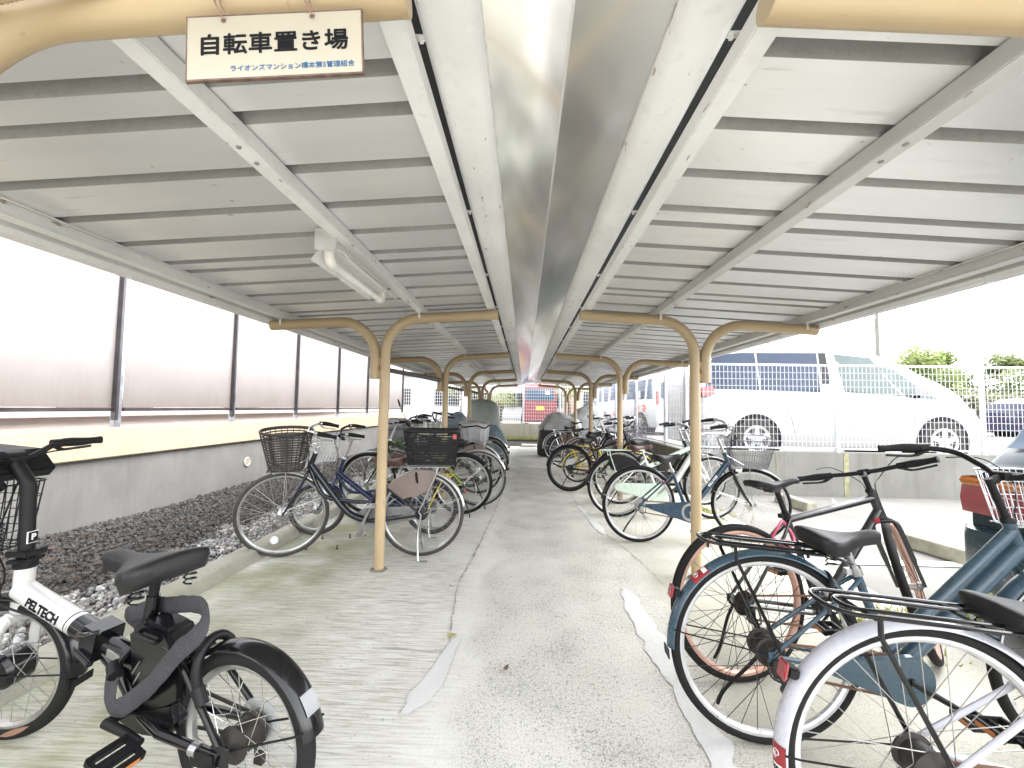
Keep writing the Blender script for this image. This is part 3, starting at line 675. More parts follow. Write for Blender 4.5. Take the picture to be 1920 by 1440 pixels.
def fender(t, M, R, tw, a0, a1, m, c=(0, 0, 0), name="fender", w=None, stay=None, lift=.014, flap=None):
    w = w or tw + .022; rows = []
    for k in range(37):
        a = rad(a0 + (a1 - a0) * k / 36); row = []
        for sgn, th in ((1, 0), (-1, .0025)):
            q = [-1, -.92, -.6, -.2, .2, .6, .92, 1]
            for u in (q if sgn > 0 else q[::-1]):
                rr = R + lift - .016 * (abs(u) ** 2.4) - th; row.append((rr * math.cos(a), u * w / 2, rr * math.sin(a)))
        rows.append(row)
    mb = MB(); mb.grid(rows, close_v=True); mb.F += [tuple(range(16))[::-1], tuple(36 * 16 + i for i in range(16))]
    o = mb.build(name, m, t, 50); o.matrix_basis = M @ Matrix.Translation(c)
    if flap:
        a = rad(a1 if abs(a1 - 180) < 80 else a0); fb = MB(); rr = R + lift
        sg = 1
        for aa, bb in ((0, 5),):
            row = []
            for q in (0, 3, 6):
                ang = a + rad(q); row.append([((rr + .004) * math.cos(ang), u * w / 2 * 1.03, (rr + .004) * math.sin(ang)) for u in (-1, 0, 1)])
            fb.grid(row)
            for q in (0,): fb.grid([[((rr + .001) * math.cos(a + rad(p)), u * w / 2 * 1.03, (rr + .001) * math.sin(a + rad(p))) for u in (1, 0, -1)] for p in (0, 3, 6)])
        fb.build("mud_flap", flap, o, 60)
    if stay:
        sb = MB()
        for ang in stay[0]:
            a = rad(ang); rr = R + lift - .012
            for s in (-1, 1): sb.tube([(0, s * .058, 0), (rr * math.cos(a) * .9, s * (w / 2 + .008), rr * math.sin(a) * .9), (rr * math.cos(a), s * w / 2, rr * math.sin(a))], stay[2] if len(stay) > 2 else .0026, 6)
        sb.build("fender_stay", stay[1], o)
    return o
def saddle_mesh(kind):
    L, W, nose, th, dm = {'wide': (.265, .215, .046, .055, .020), 'comfort': (.275, .185, .05, .045, .018), 'slim': (.275, .145, .036, .028, .012), 'big': (.285, .25, .062, .06, .026)}[kind]
    rows = []; N = 30
    for i in range(N + 1):
        u = i / N; x = -L / 2 + L * u
        g = max(0.0, 1 - max(0.0, u - .16) / .56); g = g * g * (3 - 2 * g)
        hw = nose / 2 + (W - nose) / 2 * g ** 1.15
        e = math.sqrt(max(0, 1 - ((.16 - u) / .16) ** 2)) if u < .16 else math.sqrt(max(0, 1 - ((u - .93) / .07) ** 2)) if u > .93 else 1
        hw = max(.004, hw * (.55 + .45 * e if u < .16 else max(.12, e)))
        top = .022 * (1 - u) ** 2 - .012 * math.sin(math.pi * min(1, u / .85)) + .006 * u - (.02 * (1 - e) if u < .16 else .012 * (1 - e))
        skirt = th * (.62 + .38 * min(1, hw / (W / 2) * 1.2)) * (.55 + .45 * e); d = dm * (.5 + .5 * hw / (W / 2)); row = []
        for k in range(-11, 12):
            q = k / 11; aq = abs(q)
            if aq <= .72: y = hw * q / .72 * .97; z = top - d * (1 - math.sqrt(max(0, 1 - (aq / .72 * .93) ** 2)))
            else: f = (aq - .72) / .28; y = math.copysign(hw * (.97 + .03 * math.sin(math.pi * min(1, f * 1.6)) - .10 * f * f), q); z = top - d * .632 - skirt * f
            row.append((x, y, z))
        rows.append(row)
    mb = MB(); mb.grid(rows, close_v=True); mb.F += [tuple(range(23)), tuple(N * 23 + i for i in range(23))[::-1]]
    return mb, L, W, th + .012
def add_saddle(t, c, kind, m, tilt=0.0, springs=True, M=None):
    mb, L, W, th = saddle_mesh(kind); o = mb.build("saddle", m, t, 60)
    o.matrix_basis = Matrix.Translation(c) @ Matrix.Rotation(-tilt, 4, 'Y')
    rl = MB()
    for s in (-1, 1): rl.tube(spline([(-L * .36, s * W * .28, -th * .55), (-L * .2, s * .03, -th * .95), (0, s * .022, -th * 1.0), (L * .3, s * .012, -th * .5)], 5), .0035, 6)
    rl.box((-.02, 0, -th * 1.0), (.05, .055, .022)); rl.build("saddle_rails", M_DARKG, o)
    if springs:
        for s in (-1, 1):
            P = [(-L * .33 + .017 * math.cos(q * .9), s * W * .30 + .017 * math.sin(q * .9), -th * .5 - .0038 * q * .55) for q in range(0, 32)]
            MB().tube(P, .0028, 6).build("saddle_spring", M_BLACKP, o)
    return o
def handlebar(t, M, kind, c, bar_m, grip_m, w=.28, rise=.0, lever_m=None, bell=False, glen=.125):
    """c: clamp centre in bike coordinates"""
    cx, cy_, cz = c; gr = []
    if kind == 'city': half = [(0, 0, 0), (.03, .03, .0), (.055, .09, .035), (.05, .17, .07 + rise), (-.03, w, .085 + rise), (-.16, w + .02, .065 + rise)]
    elif kind == 'up': half = [(0, 0, 0), (.03, .03, .01), (.05, .07, .07), (.04, .14, .13 + rise), (-.04, w, .14 + rise), (-.17, w + .015, .11 + rise)]
    elif kind == 'allround': half = [(0, 0, 0), (.02, .04, .0), (.035, .10, .03), (.02, .19, .075 + rise), (-.06, w, .085 + rise), (-.17, w + .05, .075 + rise)]
    else: half = [(0, 0, 0), (.0, .06, .0), (-.005, w * .5, .006 + rise), (-.018, w * .8, .008 + rise), (-.035, w, .01 + rise)]
    pts = spline(half, 8); mir = [(p.x, -p.y, p.z) for p in pts[::-1]][:-1]
    full = [Vector(p) + Vector(c) for p in mir] + [p + Vector(c) for p in pts]
    b = MB(); b.tube(full, .0112, 10); o = b.build("handlebar", bar_m, t); o.matrix_basis = M
    for s in (-1, 1):
        side = full if s > 0 else full[::-1]; acc = 0; G = [side[-1]]
        for i in range(len(side) - 2, 0, -1):
            acc += (side[i + 1] - side[i]).length; G.append(side[i])
            if acc > glen: break
        G[0] = G[0] + (G[0] - G[1]).normalized() * .004
        n = len(G); rs = [.0165 - .0022 * math.sin(math.pi * min(1, i / max(1, n - 1)) * 2) for i in range(n)]
        MB().tube(G, rs, 12).build("grip", grip_m, o)
        lm = MB(); e = G[-1]; d = (G[0] - G[-1]).normalized(); dn = Vector((.6, 0, -.8)); dn = (dn - d * dn.dot(d)).normalized()
        lm.tube([e - d * .028, e + d * .0], .017, 10)
        lm.tube(spline([e - d * .02 + dn * .012, e + dn * .035 + d * .02, e + dn * .034 + d * .07, e + dn * .030 + d * .115], 5), [.008] * 5 + [.0055] * 11, 6)
        lm.build("brake_lever", lever_m or M_ALU, o)
    if bell:
        p = side[int(len(side) * .78)]; MB().lathe([(.024, 0), (.024, .008), (.018, .017), (0, .021)], p + Vector((0, 0, .012)), 'z', 18).build("bell", M_CHROME if bell == 'c' else M_BLACKM, o)
    return o
def wire_basket(t, M, c, lx, ly, h, m, taper=.78, step=.026, wr=.0016, round_=.05, nh=4, bottom=True, name="front_basket", rim_r=.0035, slant=0.0):
    """c: centre of the bottom; open box of wires, wider at the top"""
    def ring(f, z):
        x, y = lx / 2 * f, ly / 2 * f; r = min(round_, x * .95, y * .95); P = []
        for ccx, ccy, a0 in ((x - r, y - r, 0), (-x + r, y - r, 90), (-x + r, -y + r, 180), (x - r, -y + r, 270)):
            for k in range(5): a = rad(a0 + 22.5 * k); P.append((c[0] + slant * z + ccx + r * math.cos(a), c[1] + ccy + r * math.sin(a), c[2] + z))
        return P
    mb = MB()
    def resample(P, n):
        P = [Vector(p) for p in P] + [Vector(P[0])]; d = [0]
        for i in range(1, len(P)): d.append(d[-1] + (P[i] - P[i - 1]).length)
        out = []; j = 0
        for k in range(n):
            s = d[-1] * k / n
            while d[j + 1] < s: j += 1
            out.append(P[j].lerp(P[j + 1], (s - d[j]) / max(1e-9, d[j + 1] - d[j])))
        return out
    n = int(2 * (lx + ly) / step); B = resample(ring(taper, 0), n); T = resample(ring(1, h), n)
    for a, b in zip(B, T): mb.tube([a, b], wr, 4, caps=False)
    for j in range(nh): 
        f = j / nh; mb.tube(ring(taper + (1 - taper) * f, h * f), wr * 1.15, 4, closed=True)
    if bottom:
        x, y = lx / 2 * taper, ly / 2 * taper
        for k in range(int(2 * x / step)): q = -x + 2 * x * (k + .5) / int(2 * x / step); mb.tube([(c[0] + q, c[1] - y, c[2]), (c[0] + q, c[1] + y, c[2])], wr, 4, caps=False)
        for k in range(int(2 * y / step)): q = -y + 2 * y * (k + .5) / int(2 * y / step); mb.tube([(c[0] - x, c[1] + q, c[2]), (c[0] + x, c[1] + q, c[2])], wr, 4, caps=False)
    o = mb.build(name, m, t); o.matrix_basis = M
    e = MB(); e.tube(ring(1, h), rim_r, 8, closed=True); e.build("basket_rim", m, o)
    return o
def slat_basket(t, M, c, lx, ly, h, m, taper, nv, nh, name, rim_r=.007, sw=.006, st=.0022, band=0.0, round_=.05):
    """woven or moulded basket: flat uprights and flat bands, top rim, slatted floor"""
    def ring(f, z, n=48):
        x, y = lx / 2 * f, ly / 2 * f; P = []
        for k in range(n):
            a = 2 * math.pi * k / n; ca, sa = math.cos(a), math.sin(a); e = 2 / (2 + 6 * (1 - round_))
            P.append(Vector((c[0] + x * math.copysign(abs(ca) ** e, ca), c[1] + y * math.copysign(abs(sa) ** e, sa), c[2] + z)))
        return P
    mb = MB(); n = 64
    for j in range(nh):
        f = (j + .5) / nh; P = ring(taper + (1 - taper) * f, h * f, n); hh = h / nh * .27
        rows = [[p + Vector((0, 0, -hh)), p + Vector((0, 0, hh))] for p in P]; mb.grid(rows, close_u=True)
        ctr = Vector((c[0], c[1], 0)); rows = [[ctr.lerp(Vector((p.x, p.y, 0)), .988) + Vector((0, 0, p.z + hh)), ctr.lerp(Vector((p.x, p.y, 0)), .988) + Vector((0, 0, p.z - hh))] for p in P]; mb.grid(rows, close_u=True)
    B = ring(taper, 0, nv); T = ring(1, h, nv); ctr = Vector((c[0], c[1], 0))
    for a, b in zip(B, T): mb.tube([a.lerp(Vector((c[0], c[1], a.z)), -.012), b.lerp(Vector((c[0], c[1], b.z)), -.012)], sw / 2, 4, caps=False)
    x, y = lx / 2 * taper, ly / 2 * taper
    for k in range(10): q = -y * .95 + 1.9 * y * k / 9; mb.box((c[0], c[1] + q, c[2]), (2 * x * .93, .009, .003))
    for k in range(8): q = -x * .95 + 1.9 * x * k / 7; mb.box((c[0] + q, c[1], c[2] + .0035), (.009, 2 * y * .93, .003))
    o = mb.build(name, m, t, 0); o.matrix_basis = M
    e = MB(); e.tube(ring(1, h), rim_r, 8, closed=True, flat=1.6); e.build("basket_rim", m, o)
    return o
def rack(t, x0, x1, z0, z1, m, w=.13, r=.0048, A=(0, 0, .345), legx=None):
    mb = MB()
    def lp(xa, xb, ww, dz=0):
        zf = lambda x: z0 + (z1 - z0) * (x - x0) / (x1 - x0) + dz
        return fillet([(xb, -ww * .6, zf(xb)), (xb - .05, -ww, zf(xb - .05)), (xa, -ww, zf(xa)), (xa, ww, zf(xa)), (xb - .05, ww, zf(xb - .05)), (xb, ww * .6, zf(xb))], [.03, ww * .8, ww * .8, .03], 6)
    mb.tube(lp(x0, x1, w / 2), r, 8, closed=True); mb.tube(lp(x0 + .05, x1 - .03, w / 4), r, 8, closed=True)
    zf = lambda x: z0 + (z1 - z0) * (x - x0) / (x1 - x0)
    for x in (x0 + .09, x1 - .12): mb.tube([(x, -w / 2, zf(x) - .006), (x, w / 2, zf(x) - .006)], r * .8, 6)
    o = mb.build("rear_rack", m, t)
    lg = MB(); lx = legx if legx is not None else x0 + .1
    for s in (-1, 1): lg.tube(fillet([(lx, s * w / 2, zf(lx)), (lx + .005, s * .068, zf(lx) - .05), (A[0] + .02, s * .068, A[2] + .02), (A[0], s * .066, A[2])], .02, 4), r * 1.15, 8)
    for x in (x0 + .03, x1 - .06): lg.tube([(x, 0, zf(x) - .005), (x, 0, zf(x) - .035)], r, 6)
    lg.tube(fillet([(x1 - .04, -.03, zf(x1 - .04)), (x1 + .05, -.025, zf(x1) - .03), (x1 + .12, 0, zf(x1) - .05)], .02, 4), r * .8, 6)
    lg.tube(fillet([(x1 - .04, .03, zf(x1 - .04)), (x1 + .05, .025, zf(x1) - .03), (x1 + .12, 0, zf(x1) - .05)], .02, 4), r * .8, 6)
    lg.build("rack_stay", m, o)
    return o
def bike(name, label, cat, pos, head, lean=0.0, steer=0.0, group=None, **k):
    t = thing(name, label, cat, (pos[0], pos[1], 0), rad(head), rad(lean), group)
    R = k.get('R', .345); tw = k.get('tw', .036); wb = k.get('wb', 1.08); fm = k['frame']; ha = rad(k.get('ha', 69)); Rf = k.get('Rf', R)
    A = Vector((0, 0, R)); Fx = Vector((wb, 0, Rf)); ax = Vector((-math.cos(ha), 0, math.sin(ha))); pp = Vector((math.sin(ha), 0, math.cos(ha)))
    HB = Fx - pp * k.get('rake', .045) + ax * k.get('fork', Rf + .06); HT = HB + ax * k.get('hl', .13); ST = HT + ax * k.get('stem', .16)
    MS = Matrix.Translation(HB) @ Matrix.Rotation(rad(steer), 4, ax) @ Matrix.Translation(-HB); I = Matrix.Identity(4)
    BB = Vector(k.get('bb', (.455, 0, .285))); sa = rad(k.get('sa', 70)); sv = Vector((-math.cos(sa), 0, math.sin(sa)))
    slen = k.get('sl', .42); SC = BB + sv * slen; sh = k.get('sh', .80); SP = BB + sv * ((sh - .05 - BB.z) / math.sin(sa))
    wk = dict(tw=tw, rim=k.get('rim', M_ALU), tyre=k.get('tyre', M_RUB), spoke=k.get('spoke', M_SPOKE), nsp=k.get('nsp', 32), rimw=k.get('rimw', .024))
    add_wheel(t, Matrix.Translation(A), R, k.get('spin', .3), None, hub=k.get('rhub', 'gear'), **wk)
    add_wheel(t, MS @ Matrix.Translation(Fx), Rf, k.get('spin', .3) + 1, k.get('refl'), hub=k.get('fhub', 'dyn'), **wk)
    # frame
    ty = k.get('type', 'loop'); d = k.get('dt', .019); f = MB()
    f.tube([HB - ax * .005, HT + ax * .005], .0195, 14)
    f.tube([BB, SC], .0155, 12); f.lathe([(.021, -.036), (.021, .036)], BB, 'y', 16)
    hb, ht = HB + ax * .035, HT - ax * .03
    if ty == 'loop':
        p1 = k.get('low', (.60, 0, .33)); f.tube(spline([hb, hb.lerp(Vector(p1), .5) + Vector((.008, 0, .0)), p1, BB + Vector((.02, 0, .012))], 8), d, 14)
        if k.get('twin', True): f.tube(spline([HB + ax * .01, HB.lerp(Vector(p1), .52) + Vector((.045, 0, -.03)), Vector(p1) + Vector((-.01, 0, .085)), BB + sv * .16], 8), d * .62, 10)
    elif ty == 'stag':
        f.tube([hb, BB], d, 14); ut = k.get('upto', .2); f.tube(spline([ht, ht.lerp(BB + sv * ut, .5) + Vector((0, 0, -.02 if ut > .1 else 0)), BB + sv * ut], 6), d * .8, 12)
    elif ty == 'single':
        f.tube(spline([hb, hb.lerp(BB, .55) + Vector((.01, 0, -.01)), BB + Vector((.03, 0, .01))], 8), d, 14)
    else:
        f.tube([hb, BB], d, 14); f.tube([ht, SC - sv * .03], d * .85, 14)
    for s in (-1, 1):
        f.tube(fillet([BB + Vector((-.03, s * .022, .0)), BB + Vector((-.09, s * .05, .004)), A + Vector((0, s * .058, -.003))], .05, 4), .0092, 8)
        top = SC - sv * .03 if not k.get('lowstay') else BB + sv * k['lowstay']
        f.tube(fillet([top + Vector((0, s * .014, 0)), top.lerp(A, .18) + Vector((0, s * .034, 0)), A + Vector((0, s * .058, .004))], .05, 4), .0078, 8)
        f.box(A + Vector((.0, s * .060, -.003)), (.04, .005, .035))
    f.tube([(A.x + .33 * (BB.x), -.04, A.z + (BB.z - A.z) * .8), (A.x + .33 * (BB.x), .04, A.z + (BB.z - A.z) * .8)], .006, 6) if R < .3 else None
    f.build("frame", fm, t, 45)
    # fork
    fk = MB(); cr = HB - ax * .02
    for s in (-1, 1):
        fk.tube(spline([cr + Vector((0, s * .02, .0)), cr - ax * .03 + Vector((0, s * .05, 0)), (cr - ax * .03).lerp(Fx, .6) + Vector((-.008, s * .054, 0)), Fx + Vector((0, s * .054, 0))], 6), [.0125] * 13 + [.0085] * 6, 10)
    fk.tube([cr + Vector((0, -.03, 0)), cr + Vector((0, .03, 0))], .013, 8)
    o = fk.build("fork", k.get('forkm', fm), t, 50); o.matrix_basis = MS
    stm = MB(); stm.tube([HT, ST], .0125, 12); fwd = ST + Vector((k.get('reach', .05), 0, k.get('srise', .01))); stm.tube([ST - ax * .015, fwd], .0135, 10); stm.tube([fwd + Vector((0, -.024, 0)), fwd + Vector((0, .024, 0))], .0165, 12)
    stm.lathe([(.021, 0), (.022, .012), (.018, .02)], HT, 'z', 14)
    o = stm.build("stem", k.get('stemm', M_ALU), t, 45); o.matrix_basis = MS
    handlebar(t, MS, k.get('bar', 'city'), fwd, k.get('barm', M_CHROME), k.get('grip', M_GRIP), k.get('barw', .27), k.get('rise', 0), k.get('lever', M_ALU), k.get('bell', False), k.get('glen', .125))
    # cables
    cb = MB(); q = fwd
    for s, e in ((1, HB + Vector((.01, .02, .02))), (-1, HB + Vector((.015, -.02, -.03)))):
        cb.tube(spline([q + Vector((-.0, s * .2, .05 + k.get('rise', 0))), q + Vector((.09, s * .14, .05)), q + Vector((.10, s * .05, -.03)), HT + Vector((.05, s * .02, .02)), e], 6), .0026, 6)
    o = cb.build("brake_cables", M_BLACKM, t); o.matrix_basis = MS
    # saddle
    sp = MB(); sp.tube([SC - sv * .02, SP], .0128, 12); sp.build("seat_post", k.get('postm', M_ALU), t)
    cl = MB(); cl.tube([SC - sv * .022, SC + sv * .006], .0205, 14); cl.box(SC + Vector((-.024, 0, -.008)), (.02, .02, .02)); cl.build("seat_clamp", k.get('postm', M_ALU), t)
    add_saddle(t, (SP.x - .01, 0, sh), k.get('saddle', 'wide'), k.get('sadm', M_SADB), rad(k.get('stilt', 3)), k.get('springs', True))
    # drivetrain
    cs = -1
    ck = MB(); rr = k.get('ring', .075); y0 = cs * .052
    ck.lathe([(rr - .012, -.002), (rr, -.0015), (rr, .0015), (rr - .012, .002)], BB + Vector((0, y0, 0)), 'y', 36, True)
    for i in range(5):
        a = i * 2 * math.pi / 5; ck.tube([BB + Vector((.015 * math.cos(a), y0, .015 * math.sin(a))), BB + Vector(((rr - .008) * math.cos(a), y0, (rr - .008) * math.sin(a)))], .006, 6)
    ca = rad(k.get('crank', 200)); cv = Vector((math.cos(ca), 0, math.sin(ca)))
    ends = []
    for s, v in ((cs, cv), (-cs, -cv)):
        b0 = BB + Vector((0, s * .062, 0)); b1 = b0 + v * .165 + Vector((0, s * .012, 0)); ck.tube([b0, b1], [.013, .0095], 8); ck.lathe([(.015, -.008), (.015, .008)], b0, 'y', 12); ends.append((b1, s))
    ck.tube([BB + Vector((0, -.07, 0)), BB + Vector((0, .07, 0))], .008, 8)
    ck.build("crankset", k.get('crankm', M_ALU), t, 40)
    for b1, s in ends:
        pd = MB(); cxy = b1 + Vector((0, s * .055, 0)); pd.box(cxy + Vector((.036, 0, 0)), (.012, .085, .022)); pd.box(cxy + Vector((-.036, 0, 0)), (.012, .085, .022)); pd.tube([b1, cxy + Vector((0, s * .045, 0))], .007, 8); pd.box(cxy + Vector((0, s * .04, 0)), (.08, .008, .02)); pd.box(cxy + Vector((0, -s * .035, 0)), (.08, .008, .02))
        po = pd.build("pedal", k.get('pedalm', M_BLACKM), t, 0, .002)
        for e in (-1, 1): MB().box(cxy + Vector((e * .043, 0, 0)), (.003, .055, .014)).build("pedal_reflector", M_AMBER, po, 0)
    case = k.get('case')
    if case:
        r0, r1, m_ = case; y = cs * .058; P = []
        dv = A - BB; n0 = Vector((-dv.z, 0, dv.x)).normalized()
        base = math.atan2(dv.z, dv.x)
        for i in range(13): a = base - math.pi / 2 + math.pi * i / 12 + math.pi; P.append((BB.x + r0 * math.cos(a), BB.z + r0 * math.sin(a)))
        ex = k.get('caselen', 1.0); E2 = BB + dv * ex
        for i in range(9): a = base - math.pi / 2 + math.pi * i / 8; P.append((E2.x + r1 * math.cos(a), E2.z + r1 * math.sin(a)))
        cm = MB(); cm.prism(P, lambda a, b, yy: (a, yy, b), y - .012, y + .012)
        co = cm.build("chain_case", m_, t, 30, .003)
        if k.get('ringcut'):
            MB().lathe([(r0 * .62, -.014), (r0 * .86, -.0155), (r0 * .86, -.012), (r0 * .62, -.012)], BB + Vector((0, y, 0)), 'y', 30, True).build("case_ring", k['ringcut'], co)
    if not case or k.get('derail') or k.get('caselen', 1) < .9:
        chn = MB(); r2 = .034; y = -.045
        for s in (1, -1): chn.tube([BB + Vector((0, y, s * rr)), A + Vector((.0, y + .008, s * r2 - (.03 if s < 0 and k.get('derail') else 0)))], .0038, 4, flat=1.6)
        chn.build("chain", k.get('chainm', M_CHAIN), t, 0)
    if k.get('derail'):
        dr = MB()
        for i in range(6): dr.lathe([(.02, 0), (.054 - .005 * i, 0), (.054 - .005 * i, -.002), (.02, -.002)], A + Vector((0, -.028 - .005 * i, 0)), 'y', 26, True)
        p1 = A + Vector((.012, -.058, -.06)); p2 = A + Vector((.04, -.058, -.115))
        dr.box(A + Vector((.006, -.066, -.035)), (.03, .018, .05)); 
        for p in (p1, p2): dr.lathe([(.008, -.003), (.02, -.003), (.02, .003), (.008, .003)], p, 'y', 14, True)
        for dy in (-.006, .006): dr.tube([p1 + Vector((0, dy, 0)), p2 + Vector((0, dy, 0))], .005, 6)
        dr.build("derailleur", k.get('derm', M_DARKG), t, 40)
        gd = MB(); gd.tube(spline([A + Vector((.05, -.055, -.02)), A + Vector((.02, -.105, -.06)), A + Vector((-.03, -.10, -.05)), A + Vector((-.03, -.07, -.005))], 5), .004, 6); gd.build("derailleur_guard", M_BLACKM, t)
    # fenders
    if k.get('fend'):
        fmn = k['fend']; st = k.get('staym', M_CHROME)
        fo = fender(t, I, R, tw, k.get('fr0', 38), k.get('fr1', 186), fmn, A, "rear_fender", stay=((k.get('stay', 172),), st, .0028), flap=M_BLACKM if k.get('flap') else None)
        if not k.get('nofront'): fender(t, MS, Rf, tw, k.get('ff0', 35), 165, k.get('fend2', fmn), Fx, "front_fender", stay=((160,), st), flap=None)
        if k.get('tail', True):
            a = rad(k.get('taila', 156)); c = A + Vector((math.cos(a), 0, math.sin(a))) * (R + .03); rz = Matrix.Rotation(-(a - math.pi / 2), 3, 'Y')
            tb = MB(); tb.box(c, (.03, .036, .028), m=Matrix.Rotation(rad(12), 3, 'Y')); to = tb.build("tail_light", k.get('tailm', M_BLACKM), t, 0, .005)
            MB().box(c + Vector((-.019, 0, .004)), (.010, .036, .046), m=Matrix.Rotation(rad(12), 3, 'Y')).build("reflector", M_RED, to, 0, .003)
    elif k.get('seatrefl'):
        c = SC.lerp(A, .35) + Vector((-.03, -.045, .0)); MB().lathe([(0, -.006), (.016, -.006), (.018, 0), (.016, .006), (0, .006)], c, 'x', 14).build("reflector", M_RED, t)
    if k.get('rack'): 
        m_, x0, x1, z0, z1 = k['rack'][:5]; rack(t, x0, x1, z0, z1, m_, k.get('rackw', .13), k.get('rackr', .0048), A)
    if k.get('guard'):
        for s in (-1, 1):
            rows = []
            for i in range(13):
                a = rad(35 + 75 * i / 12); r1 = R + .012; rows.append([(A.x + r * math.cos(a), s * (.042 - .012 * (r / R)), A.z + r * math.sin(a)) for r in (R * .42 + .05 * abs(i - 6) / 6, R * .7, r1)])
            rows2 = [[(x, y + s * .002, z) for x, y, z in r] for r in rows]; mb = MB(); mb.grid(rows); mb.grid(rows2); mb.build("dress_guard", k['guard'], t, 60)
    ks = k.get('stand', 'side')
    if ks == 'side':
        s = MB(); foot = Vector((-.10 if not k.get('sx') else k['sx'], .19, .012)); foot.z += .19 * math.sin(rad(-lean)) * 0
        s.tube(spline([A + Vector((.03, .064, -.02)), A + Vector((.0, .09, -.1)), foot + Vector((.02, -.03, .08)), foot], 5), .0072, 8); s.box(A + Vector((.02, .066, -.02)), (.05, .012, .03)); s.build("kickstand", k.get('standm', M_BLACKM), t)
    elif ks == 'double':
        s = MB()
        for e in (-1, 1): s.tube(spline([A + Vector((0, e * .066, 0)), A + Vector((.02, e * .085, -R * .5)), (A.x + .005, e * .15, .008)], 6), .007, 8)
        s.tube([(A.x + .012, -.115, .1), (A.x + .012, .115, .1)], .006, 8); s.tube(fillet([(A.x + .005, .15, .008), (A.x - .07, .15, .008)], .01), .006, 6)
        s.build("kickstand", k.get('standm', M_ALU), t)
    if k.get('lock', True):
        lk = MB(); c = Vector((.05, 0, R + R * .92)); 
        th = math.atan2(c.z - A.z, c.x - A.x)
        P = [c + Vector((math.cos(th), 0, math.sin(th))) * (.055 * math.sin(q) - .03) + Vector((0, .045 * math.cos(q), 0)) for q in [rad(-40 + 260 * i / 14) for i in range(15)]]
        if k.get('lockat'): off = Vector(k['lockat']) - c; P = [p + off for p in P]
        lk.tube(P, .0095, 8); lk.build("ring_lock", M_BLACKM, t)
    b = k.get('basket')
    if b:
        kind, m_, lx, ly, h = b[:5]; c = HT + Vector((.05 + lx * .42, 0, k.get('bz', -.09)))
        if kind == 'wire': wire_basket(t, MS, c, lx, ly, h, m_, *(b[5:]))
        else: slat_basket(t, MS, c, lx, ly, h, m_, b[5], b[6], b[7], "front_basket", sw=.007, round_=b[8])
        br = MB(); br.tube([c + Vector((0, .05, -.004)), Fx + Vector((0, .064, 0))], .004, 6); br.tube([c + Vector((0, -.05, -.004)), Fx + Vector((0, -.064, 0))], .004, 6); br.tube([HT + Vector((.01, 0, -.02)), c + Vector((-.04, 0, 0))], .006, 6)
        o = br.build("basket_stay", k.get('staym', M_CHROME), t); o.matrix_basis = MS
    if k.get('lamp'):
        c = HB + Vector((.075, -.03, -.03)) if k['lamp'] == 'low' else fwd + Vector((.06, .0, -.03))
        lp = MB(); lp.lathe([(0, -.03), (.016, -.028), (.026, .0), (.028, .022), (.024, .026), (0, .028)], c, 'x', 18); o = lp.build("headlamp", k.get('lampm', M_CHROME), t); o.matrix_basis = MS
    t_ = dict(A=A, Fx=Fx, HB=HB, HT=HT, ST=ST, BB=BB, SC=SC, SP=SP, MS=MS, fwd=fwd, ax=ax, sv=sv, hb=hb)
    return t, t_
def paint(n, c, **k): return mat(n, c, k.pop('rough', .28), coat=k.pop('coat', .5), var=.015, **k)
P_SLATE = paint("slate_blue_paint", (.032, .062, .088), coat=.3); P_NAVY = paint("navy_paint", (.005, .007, .015), coat=.2); P_BLUE = paint("royal_blue_paint", (.008, .018, .075), coat=.3)
P_LAV = paint("silver_lavender_paint", (.40, .40, .445), coat=.3); P_CHAR = paint("charcoal_paint", (.012, .013, .0145), rough=.4); P_STEELB = paint("steel_blue_paint", (.018, .043, .078), coat=.3)
P_MINT = paint("pale_mint_paint", (.60, .72, .62)); P_WHITE = paint("ivory_white_paint", (.74, .76, .72)); P_GREEN = paint("dark_green_paint", (.006, .012, .008), coat=.2); P_LIME = paint("olive_green_paint", (.30, .36, .10)); P_YEL = paint("yellow_paint", (.72, .55, .06))
P_SILV = mat("silver_paint", (.55, .55, .55), .3, .6, var=.05); P_BRN = mat("brown_guard", (.20, .155, .135), .35, var=.08)
P_MAROON = paint("maroon_paint", (.13, .02, .025))
M_BASKD = mat("weathered_dark_basket", (.038, .034, .032), .6, var=.25, vs=30); M_BASKB = mat("black_plastic_basket", (.007, .007, .0075), .5, spec=.3)
M_BASKW = mat("steel_basket_wire", (.5, .5, .52), .35, .8); M_BASKDW = mat("dark_basket_wire", (.10, .10, .115), .4, .6)
